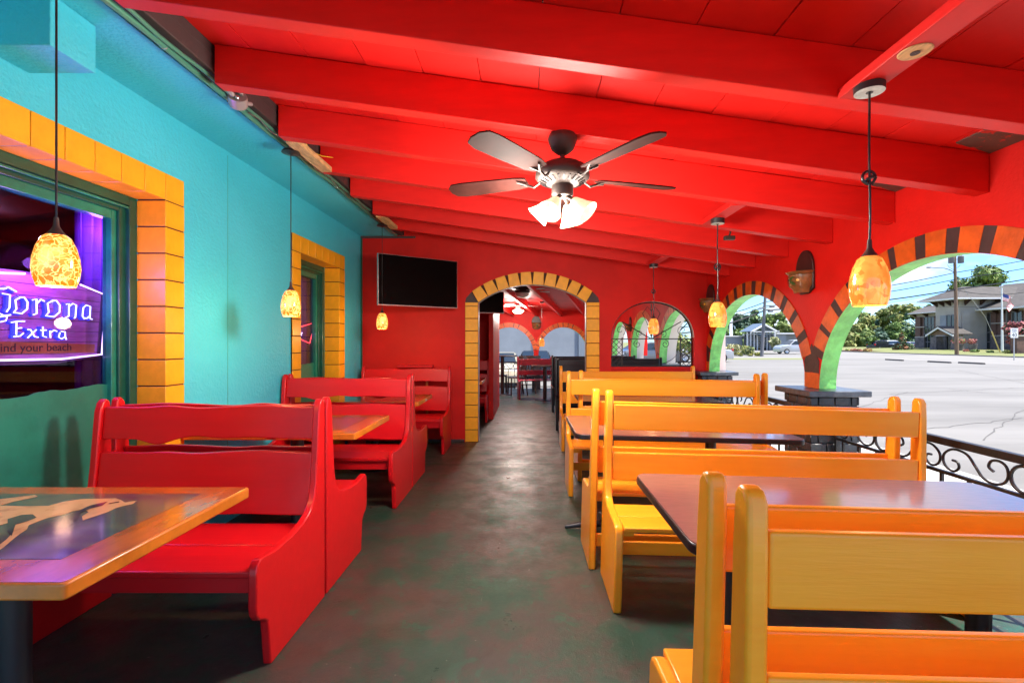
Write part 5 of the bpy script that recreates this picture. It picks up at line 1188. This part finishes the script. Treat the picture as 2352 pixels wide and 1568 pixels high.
# speed limit sign
sg = empty('speed_limit_sign', (WX(2336, 38), 38, -.15), label='white speed limit sign reading 40 beside the road', cat='road sign')
p0 = rel(B3(1478, 1318, 38), sg); p1 = rel(B3(1578, 1225, 38), sg); zb_ = p0.z - .02; zt_ = p0.z + .74; xc_ = (p0.x + p1.x) / 2
mb = MB(); mb.box(xc_ - .30, xc_ + .30, -.03, -.02, zb_, zt_); mb.build('plate', 'far_white', sg, bevel=.003)
mb = MB(); mb.box(xc_ - .03, xc_ + .03, -.019, .02, -.0, zb_ + .6); mb.build('post', 'steel', sg)
text_obj('40', .42, 'black_edge', sg, (xc_, -.032, zb_ + .21), (R(90), 0, 0), .002); text_obj('SPEED\nLIMIT', .15, 'black_edge', sg, (xc_, -.032, zb_ + .55), (R(90), 0, 0), .002)

# ------------------------------------------------------------------ office building on the right, its front parallel to the arcade
OX = 66.0; OY = 72.0
ob = empty('office_building', (OX, OY, -.15), -math.pi / 2, label='brown brick office building with hipped roofs and a pale entrance tower', cat='building')
def op(X, Y, v=0.0):
    px = 2074.4 + X * KB; py = 555.4 + Y * KB; y = (OX + v) * FX / (px - 1210); return (OY - y, v, WZ(py, y) + .15)
GY = None
def obox(X0, X1, Y0, Y1, d0, d1, nm, m, Xr=None, parent=ob):
    Xr = (X0 + X1) / 2 if Xr is None else Xr; x0 = op(X0, 0, d0)[0]; x1 = op(X1, 0, d0)[0]; zt_ = op(Xr, Y0, d0)[2]; zb_ = .2 if Y1 is None else op(Xr, Y1, d0)[2]
    mb = MB(); mb.box(x0, x1, d0, d1, zb_, zt_); return mb.build(nm, m, parent, smooth=0)
def opoly(pts, nm, m, th=.15):
    mb = MB(); v = [op(*p) for p in pts]; n = len(v); mb.add(v + [(a, b_, c - th) for a, b_, c in v], [tuple(range(n)), tuple(range(2 * n - 1, n - 1, -1))] + [(i, (i + 1) % n, n + (i + 1) % n, n + i) for i in range(n)]); return fixn(mb.build(nm, m, ob, smooth=0))
def pane(X0, X1, Y0, Y1, d, nv=2, nh=3):
    w_ = obox(X0, X1, Y0, Y1, d, d + .06, 'window', 'far_glass'); x0 = op(X0, 0, d)[0]; x1 = op(X1, 0, d)[0]; z1 = op((X0 + X1) / 2, Y0, d)[2]; z0 = 0.05 if Y1 is None else op((X0 + X1) / 2, Y1, d)[2]
    mb = MB()
    for i in range(nv + 1): x = x0 + (x1 - x0) * i / nv; mb.box(x - .05, x + .05, d - .06, d - .002, z0, z1)
    for i in range(nh + 1): z = z0 + (z1 - z0) * i / nh; mb.box(x0, x1, d - .05, d - .003, z - .05, z + .05)
    mb.build('mullion', 'pole_grey', w_, smooth=0)
def brackets(Xs, zb_, v, nm='eave_bracket'):
    for X in Xs:
        x = op(X, 0, v)[0]; mb = MB(); mb.prism([(v, zb_ - .55), (v - .9, zb_ - .02), (v, zb_ - .02)], 'x', x - .12, x + .12); fixn(mb.build(nm, 'wood_dark', ob, smooth=0))
# left wing
obox(165, 500, 1040, GY, .05, 12, 'wall', 'far_brick', 165); obox(162, 500, 998, 1040, .0, 12, 'frieze', 'cream', 165)
for (X0, X1) in ((165, 235), (430, 447)): obox(X0, X1, 1040, GY, -.25, .04, 'pilaster', 'far_brick')
for Y in (1168, 1303): obox(160, 290, Y, Y + 14, -.32, .049, 'band', 'cream', 200)
obox(160, 290, 1318, GY, -.30, .045, 'stone_base', 'far_stone', 200); pane(292, 430, 1035, GY, -.05, 3, 4)
opoly([(55, 992, -1.4), (520, 954, -1.4), (520, 868, 5), (330, 884, 5)], 'roof', 'far_roof'); obox(58, 500, 988, 998, -1.45, -1.35, 'gutter', 'far_white', 60)
obox(60, 500, 996, 1000, -1.34, .04, 'eave_soffit', 'cream', 60); brackets((175, 335), 6.05, -.02)
# tower; its right side wall is seen as well
TV = -4.0; x0 = op(447, 0, TV)[0]; x1 = op(775, 0, TV)[0]; zt_ = op(447, 812, TV)[2]
mb = MB(); mb.box(x0, x1, TV, 8, 0, zt_); mb.build('tower_wall', 'cream', ob, smooth=0)
mb = MB(); mb.box(x1 + .01, x1 + .22, TV + .3, TV + 1.4, 0, zt_ - 2); mb.build('tower_pilaster', 'cream', ob, smooth=0)
obox(508, 598, 1012, 1165, TV - .06, TV - .002, 'window_reveal', 'grey_wall'); pane(600, 722, 1008, 1165, TV - .05, 2, 1)
ev = zt_ + .02; xa, xb = x0 - 1.5, x1 + 1.5
mb = MB(); apx = ((xa + xb) / 2, 2.0, ev + 2.3); A_ = [(xa, TV - 1.6, ev), (xb, TV - 1.6, ev), (xb, 9, ev), (xa, 9, ev)]; r0 = ((xa + xb) / 2, TV + 2.2, ev + 1.9); r1 = ((xa + xb) / 2, 6, ev + 1.9)
mb.add(A_ + [r0, r1], [(0, 1, 4), (1, 2, 5, 4), (2, 3, 5), (3, 0, 4, 5), (0, 3, 2, 1)]); fixn(mb.build('tower_roof', 'far_roof', ob, smooth=0))
mb = MB(); mb.box(xa - .03, xb + .03, TV - 1.66, 9.05, ev - .22, ev - .01); mb.build('gutter', 'far_white', ob, smooth=0)
for q in range(4):
    x = x0 + .3 + (x1 - x0 - .6) * q / 3; mb = MB(); mb.prism([(TV - .01, ev - 1.0), (TV - 1.2, ev - .24), (TV - .01, ev - .24)], 'x', x - .12, x + .12); fixn(mb.build('eave_bracket', 'wood_dark', ob, smooth=0))
for q in range(3):
    y = TV + .6 + 2.2 * q; mb = MB(); mb.prism([(x1 + .23, ev - 1.0), (x1 + 1.2, ev - .24), (x1 + .23, ev - .24)], 'y', y - .12, y + .12); fixn(mb.build('eave_bracket', 'wood_dark', ob, smooth=0))
# right wing
obox(901, 2600, 985, GY, .0, 14, 'wall', 'far_brick', 905); obox(901, 2600, 945, 985, -.05, 14, 'frieze', 'cream', 905)
for (X0, X1) in ((905, 985), (1207, 1275)): obox(X0, X1, 985, GY, -.25, -.005, 'pilaster', 'far_brick', X0)
for (X0, X1, Xr) in ((903, 1043, 905), (1207, 1500, 1210), (1640, 2600, 1210)):
    for Y in (1128 if Xr == 905 else 1116, 1294 if Xr == 905 else 1286): obox(X0, X1, Y, Y + 14, -.32, -.006, 'band', 'cream', Xr)
    obox(X0, X1, 1308 if Xr == 905 else 1300, GY, -.30, -.007, 'stone_base', 'far_stone', Xr)
pane(1045, 1205, 985, GY, -.06, 2, 4); pane(1502, 1638, 960, GY, -.06, 2, 4)
obox(868, 900, 950, GY, -.6, -.4, 'downpipe', 'pole_grey', 880); obox(1412, 1430, 930, 1190, -.4, -.2, 'downpipe', 'pole_grey')
opoly([(812, 940, -1.6), (2600, 812, -1.6), (2600, 470, 8), (1380, 590, 8)], 'roof', 'far_roof'); opoly([(812, 940, -1.6), (1380, 590, 8), (1200, 770, 8)], 'roof', 'far_roof')
x0 = op(812, 0, -1.6)[0]; x2 = op(2600, 0, -1.6)[0]; z = op(812, 940, -1.6)[2]; mb = MB(); mb.box(x0, x2, -1.72, -1.61, z - .25, z - .02); mb.build('gutter', 'far_white', ob, smooth=0); mb = MB(); mb.box(x0, x2, -1.6, -.06, z - .28, z - .22); mb.build('eave_soffit', 'cream', ob, smooth=0)
brackets((1105, 1305, 1400, 1580), z - .25, -.06)
# portico
PV = -6.6
for (X0, X1) in ((385, 452), (672, 724)):
    a = op(X0, 1305, PV); c = op(X1, 1305, PV); mb = MB(); mb.add([(a[0] - .2, PV - .1, 0), (c[0] + .2, PV - .1, 0), (c[0] + .2, PV + 1.1, 0), (a[0] - .2, PV + 1.1, 0), (a[0], PV, a[2]), (c[0], PV, a[2]), (c[0], PV + 1, a[2]), (a[0], PV + 1, a[2])], [(0, 3, 2, 1), (4, 5, 6, 7), (0, 1, 5, 4), (1, 2, 6, 5), (2, 3, 7, 6), (3, 0, 4, 7)]); mb.build('portico_column', 'far_stone', ob, smooth=0)
e0 = op(340, 1288, PV); e1 = op(722, 1275, PV); pk = op(512, 1172, PV); zE = (e0[2] + e1[2]) / 2
mb = MB(); mb.prism([(e0[0] + .3, zE), (e1[0] - .3, zE), (pk[0], pk[2] - .2)], 'y', PV, TV - .1); fixn(mb.build('portico_gable', 'pole_wood', ob, smooth=0))
for e in (e0, e1):
    mb = MB(); mb.prism([(e[0], zE), (pk[0], pk[2]), (pk[0], pk[2] - .24), (e[0], zE - .24)], 'y', PV - .4, PV - .25); fixn(mb.build('barge_board', 'far_white', ob, smooth=0))
    mb = MB(); mb.prism([(e[0], zE + .02), (pk[0], pk[2] + .02), (pk[0], pk[2] + .14), (e[0], zE + .14)], 'y', PV - .42, TV - .1); fixn(mb.build('portico_roof', 'far_roof', ob, smooth=0))
obox(600, 672, 1300, GY, TV - .08, TV - .003, 'door', 'far_glass'); obox(450, 598, 1300, GY, TV - .2, TV - .003, 'stone_base', 'far_stone')

# brick gate pier at the right
mb = MB(); mb.box(0, 2.4, 0, .7, 0, 1.9); o = empty('brick_gate_pier', (WX(2336, 52), 52, 0), label='low brick pier with a pale cap right of the speed sign', cat='pier'); mb.build('shaft', 'far_brick', o, smooth=0); mb = MB(); mb.box(-.1, 2.5, -.1, .8, 1.9, 2.05); mb.build('cap', 'cream', o, smooth=0)

for px_, d_ in ((2203, 64), (2234, 61)):
    o = empty('stone_planter', (WX(px_, d_), d_, lz(WX(px_, d_))), label='stone planter under pinkish flowers %s' % ('behind the brown pole' if px_ < 2220 else 'right of the brown pole'), cat='planter', group='stone planters by the office door'); mb = MB(); mb.lathe([(.001, 0), (.35, 0), (.5, .9), (.45, .92), (.001, .85)], 14); mb.build('bowl', 'far_stone', o, smooth=50)
# glass fronted pale building of the second arch
gp = empty('pavilion', (WX(1756, 78), 78, -.15), label='pale glazed pavilion with a gabled porch frame, seen through the second arch', cat='building')
def ax_(X): return WX(1633.4 + X * K4b, 78) - gp.location.x
def az_(Y): return WZ(669.7 + Y * K4b, 78) + .15
def gbx(X0, X1, Y0, Y1, d0, d1, nm, m): mb = MB(); mb.box(ax_(X0), ax_(X1), d0, d1, az_(Y1), az_(Y0)); return mb.build(nm, m, gp, smooth=0)
gbx(100, 780, 820, 1085, 4, 12, 'wall', 'grey_wall'); gbx(90, 790, 805, 822, 3.6, 12.4, 'parapet', 'far_white'); gbx(1215, 1440, 775, 1085, 1, 12, 'wall', 'grey_wall'); gbx(1440, 1800, 770, 1085, 2, 12, 'wall', 'grey_wall'); gbx(1205, 1810, 755, 776, .6, 12.4, 'parapet', 'far_white')
gbx(780, 1215, 770, 1085, 3.2, 3.4, 'window', 'far_glass')
for X in (780, 840, 905, 965, 1050, 1150, 1210): gbx(X, X + 14, 740, 1090, 2.2, 2.5, 'post', 'far_white')
for Y in (790, 830, 870, 905, 940, 975, 1010): gbx(780, 1215, Y, Y + 8, 2.6, 2.8, 'mullion', 'far_white')
for (X0, X1) in ((720, 980), (1245, 980)):
    a = (ax_(X0), az_(735)); c = (ax_(X1), az_(588)); mb = MB(); mb.prism([a, c, (c[0], c[1] - .25), (a[0], a[1] - .25)], 'y', -.2, .1); fixn(mb.build('gable_rafter', 'far_white', gp, smooth=0))
    mb = MB(); mb.prism([a, c, (c[0], c[1] + .1), (a[0], a[1] + .1)], 'y', .1, 4); fixn(mb.build('porch_roof', 'far_blue_roof', gp, smooth=0))
gbx(720, 1245, 728, 742, -.2, .1, 'tie_beam', 'far_white'); gbx(1235, 1248, 720, 760, -.2, .1, 'post', 'far_white'); gbx(1160, 1172, 740, 1085, -.2, .1, 'post', 'far_white')
roof_side = [(ax_(960), az_(770)), (ax_(1140), az_(835)), (ax_(1050), az_(835)), (ax_(960), az_(800))]
mb = MB(); mb.prism(roof_side, 'y', 1.2, 2.1); fixn(mb.build('lean_roof', 'far_blue_roof', gp, smooth=0))
# white light column
mb = MB(); mb.box(-.2, .2, -.2, .2, 0, 8); o = mb.build('white_column', 'far_white'); o.location = (WX(1679, 84), 84, -.15); tag(o, 'slim white column before the blue green trees', 'column')

# ------------------------------------------------------------------ trees and shrubs
def foliage(mb, blobs, n, size, rnd, mi=None):
    tot = sum(b[3] ** 2 for b in blobs)
    for (x, y, z, r, sq) in blobs:
        k = int(n * r * r / tot)
        for _ in range(k):
            d = Vector((rnd.gauss(0, 1), rnd.gauss(0, 1), rnd.gauss(0, 1)))
            if d.length < 1e-3: continue
            d.normalize(); q = r * (rnd.random() ** .35) * (1 + .12 * math.sin(d.x * 7 + d.z * 5)); p = Vector((x + d.x * q, y + d.y * q, z + d.z * q * sq))
            nrm = (d + Vector((rnd.uniform(-.9, .9), rnd.uniform(-.9, .9), rnd.uniform(-.5, .9)))).normalized(); u = nrm.orthogonal().normalized(); u = Matrix.Rotation(rnd.uniform(0, 6.28), 3, nrm) @ u; vv = nrm.cross(u)
            s = size * rnd.uniform(.6, 1.4); mb.add([p - u * s, p + vv * s * .6, p + u * s, p - vv * s * .6], [(0, 1, 2, 3)], rnd.choice((0, 0, 1)) if mi is None else mi)
def tree(px, top, base_d, wpx, lab, mats, seed, kind='round', n=2600, group='trees beyond the road', low=.18):
    rnd = random.Random(seed); d = base_d; x = WX(px, d); ht = WZ(top, d) + .15; wd = wpx * d / FX / 2
    t = empty('pine_tree' if kind == 'cone' else 'leafy_tree', (x, d, -.15 if d > 100 else lz(x)), label=lab, cat='tree', group=group)
    mb = MB(); mb.tube([(0, 0, 0), (.1, 0, ht * .35), (-.1, .1, ht * .8)], .3, 8, radii=[ht * .028, ht * .02, ht * .006])
    for k in range(5): a = rnd.uniform(0, 6.28); z = ht * rnd.uniform(.3, .6); mb.tube([(0, 0, z), (math.cos(a) * wd * .6, math.sin(a) * wd * .6, z + ht * .2)], .1, 5, radii=[ht * .012, ht * .004])
    mb.build('trunk', 'bark', t, smooth=50)
    blobs = []
    if kind == 'cone':
        for k in range(12): u = k / 11; r = wd * (1 - u * .86); 
        for k in range(26):
            u = rnd.random(); z = ht * (low + (1 - low - .03) * u); rr = wd * (1 - u) * .8; a = rnd.uniform(0, 6.28); blobs.append((math.cos(a) * rr, math.sin(a) * rr, z, wd * (.42 * (1 - u) + .12), .6))
    else:
        for k in range(20):
            a = rnd.uniform(0, 6.28); u = rnd.random() ** .6; zz_ = rnd.uniform(-1, 1); rr = wd * .78 * u * math.sqrt(max(.1, 1 - zz_ * zz_ * .8)); cz0 = ht * (low + (1 - low) / 2); hz = ht * (1 - low) / 2
            blobs.append((math.cos(a) * rr, math.sin(a) * rr, cz0 + zz_ * hz * .80, wd * rnd.uniform(.26, .42), .8))
    mb = MB(); foliage(mb, blobs, n, d * .0034 if kind != 'cone' else d * .003, rnd); mb.build('crown', mats, t, smooth=0); return t
TD = 112
TREES = ((1652, 742, 60, 'round', ('leaf_dark', 'leaf_mid'), 'dark tree at the far left of the second arch'), (1690, 722, 58, 'round', ('leaf_dark', 'leaf_blue'), 'blue green tree behind the white column'), (1712, 716, 56, 'cone', ('leaf_blue', 'leaf_dark'), 'pointed dark tree left of the leaning pole'),
        (1742, 706, 66, 'round', ('leaf_mid', 'leaf_blue'), 'tallest tree behind the pavilion gable'), (1778, 712, 66, 'round', ('leaf_pale', 'leaf_mid'), 'olive green tree right of the leaning pole'), (1806, 724, 60, 'round', ('leaf_pale', 'leaf_olive'), 'pale tree at the right of the second arch'), (1840, 738, 60, 'round', ('leaf_mid', 'leaf_pale'), 'tree just hidden behind the striped arch leg'),
        (1950, 765, 50, 'round', ('leaf_olive', 'leaf_pale'), 'lowest yellowish tree touching the green arch leg'), (1972, 738, 56, 'round', ('leaf_olive', 'leaf_pale'), 'yellowish tree just right of the green arch leg'), (1996, 716, 60, 'round', ('leaf_olive', 'leaf_mid'), 'sunlit yellow green tree beneath the amber pendant'), (2016, 732, 46, 'cone', ('leaf_blue', 'leaf_dark'), 'dark fir in the middle of the light trees'),
        (2035, 704, 66, 'round', ('leaf_pale', 'leaf_olive'), 'light green tree behind the dark fir'), (2066, 692, 70, 'round', ('leaf_olive', 'leaf_mid'), 'tallest yellow green tree of the group'), (2082, 716, 50, 'cone', ('leaf_blue', 'leaf_mid'), 'dark green fir beside the office building'), (2108, 700, 66, 'round', ('leaf_mid', 'leaf_pale'), 'mid green tree touching the office roof'),
        (2054, 742, 52, 'round', ('leaf_mid', 'leaf_pale'), 'low bushy tree above the parked cars'), (2092, 748, 50, 'round', ('leaf_blue', 'leaf_mid'), 'low dark tree beside the office corner'), (1985, 758, 50, 'round', ('leaf_pale', 'leaf_mid'), 'low light tree behind the flower bed'), (2022, 762, 50, 'round', ('leaf_blue', 'leaf_dark'), 'low dark tree left of the parked cars'),
        (1700, 752, 56, 'round', ('leaf_mid', 'leaf_pale'), 'low tree left of the pavilion'), (1668, 760, 50, 'round', ('leaf_dark', 'leaf_mid'), 'low dark tree near the grey car'))
for i, (px, top, wp, kd, ms, lab) in enumerate(TREES):
    low = top > 741
    tree(px, top, (TD + (i * 7) % 13 - 8) if not low else TD - 10, wp, lab, ms, 50 + i, kd, n=4200, low=.03)
tree(2256, 616, 118, 124, 'big leafy tree rising behind the office roof', ('leaf_mid', 'leaf_pale'), 90, 'round', n=5200, low=.5)
tree(2135, 696, 125, 18, 'small tree top peeking above the office left roof', ('leaf_mid', 'leaf_dark'), 91, 'round', n=500, low=.6)
tree(2070, 768, 72, 27, 'dark rust tipped conical evergreen by the parked cars', ('leaf_dark', 'leaf_rust'), 92, 'cone', n=1500, low=.03, group='ornamental trees')
tree(1780, 774, 66, 22, 'small pale tree in front of the pavilion', ('leaf_cream', 'leaf_pale'), 93, 'round', n=900, low=.2, group='ornamental trees')
tree(2003, 772, 84, 26, 'small rounded tree by the flower bed', ('leaf_mid', 'leaf_dark'), 94, 'round', n=900, low=.1, group='ornamental trees')
tree(2335, 736, 55, 52, 'pink flowering tree right of the flagpole', ('leaf_pink', 'leaf_dark'), 95, 'round', n=2600, low=.1, group='ornamental trees')
tree(1560, 690, 30, 150, 'leafy tree seen through the top right of the grille', ('leaf_olive', 'leaf_mid'), 96, 'round', n=4200, low=.1, group='trees near the far room')
def shrub(px, py0, py1, d, wp, lab, ms, seed, n=420):
    rnd = random.Random(seed); x = WX(px, d); r = wp * d / FX / 2; h = (py1 - py0) * d / FX
    mb = MB(); foliage(mb, [(rnd.uniform(-.4, .4) * r, rnd.uniform(-.3, .3) * r, h * .45, min(r * .62, h * .9), h / (2 * min(r * .62, h * .9)) * .95 if True else 1) for _ in range(5)], n, d * .0018, rnd)
    mb.tube([(0, 0, 0), (0, 0, h * .5)], .05, 5, mi=0); o = mb.build('shrub', ms, smooth=0); o.location = (x, d, lz(x) if not (770 < py0 < 780 and px > 2190) else 1.0); tag(o, lab, 'shrub', 'shrubs and flower mounds')
SH = ((1684, 786, 816, 50, 40, 'cream variegated bush left of the leaning pole', ('leaf_cream', 'leaf_yellow'), 900), (1718, 788, 812, 53, 38, 'rounded olive hedge behind the yellow mounds', ('leaf_olive', 'leaf_mid'), 900), (1722, 795, 815, 51, 20, 'dark round clipped bush by the leaning pole', ('leaf_dark', 'leaf_olive'), 500),
      (1701, 808, 817, 49, 13, 'first yellow mound left of the pole base', ('leaf_yellow', 'leaf_mid'), 260), (1722, 810, 817, 49, 12, 'middle yellow mound by the pole base', ('leaf_yellow', 'leaf_cream'), 260), (1740, 807, 817, 49, 14, 'yellow mound touching the pole base', ('leaf_yellow', 'leaf_mid'), 260),
      (1791, 797, 803, 70, 11, 'yellow mound on the lawn left of its twin', ('leaf_yellow', 'leaf_mid'), 200), (1804, 797, 803, 70, 12, 'yellow mound on the lawn nearer the silver car', ('leaf_yellow', 'leaf_mid'), 200),
      (1968, 799, 805, 70, 34, 'low orange flower mound by the green arch leg', ('leaf_rust', 'leaf_pink'), 300), (1990, 799, 806, 68, 26, 'low reddish flower mound in the bed', ('leaf_rust', 'leaf_yellow'), 300), (1948, 800, 804, 72, 20, 'low yellow flower strip', ('leaf_yellow', 'leaf_mid'), 160),
      (2089, 790, 804, 72, 20, 'dark hedge at the corner of the office building', ('leaf_dark', 'leaf_mid'), 400), (2203, 776, 790, 64, 30, 'planter of pinkish flowers behind the brown pole', ('leaf_pink', 'leaf_mid'), 300), (2234, 776, 790, 61, 26, 'planter of pinkish flowers by the office door', ('leaf_pink', 'leaf_rust'), 300),
      (2219, 799, 805, 60, 16, 'low dark red shrub on the office lawn', ('leaf_rust', 'leaf_pink'), 200), (2240, 799, 805, 58, 22, 'low green shrub on the office lawn', ('leaf_mid', 'leaf_pale'), 260), (2274, 801, 806, 56, 24, 'low dark shrub by the guy wire', ('leaf_dark', 'leaf_mid'), 220), (2316, 798, 806, 53, 34, 'bright yellow green shrub right of the flagpole', ('leaf_yellow', 'leaf_pale'), 300))
for i, (px, a, c, d, wp, lab, ms, n) in enumerate(SH): shrub(px, a, c, d, wp, lab, ms, 200 + i, n)
sheet('lawn', 46.1, 200, -60, 95, -0.1, 'grass', 60, 2, lambda x, y: min(.35, max(0, x - 47) * .022)); sheet('lawn', -20, 30.9, 60, 100, -0.145, 'grass'); sheet('lawn', -200, 300, 112, 300, -0.145, 'grass'); sheet('lawn', 46.1, 200, 112.1, 300, -.14, 'grass'); sheet('verge', 5, 24.5, 39.5, 42.8, -0.14, 'grass')
sheet('flower_bed', 47, 52, 68, 84, -0.02, 'mulch')
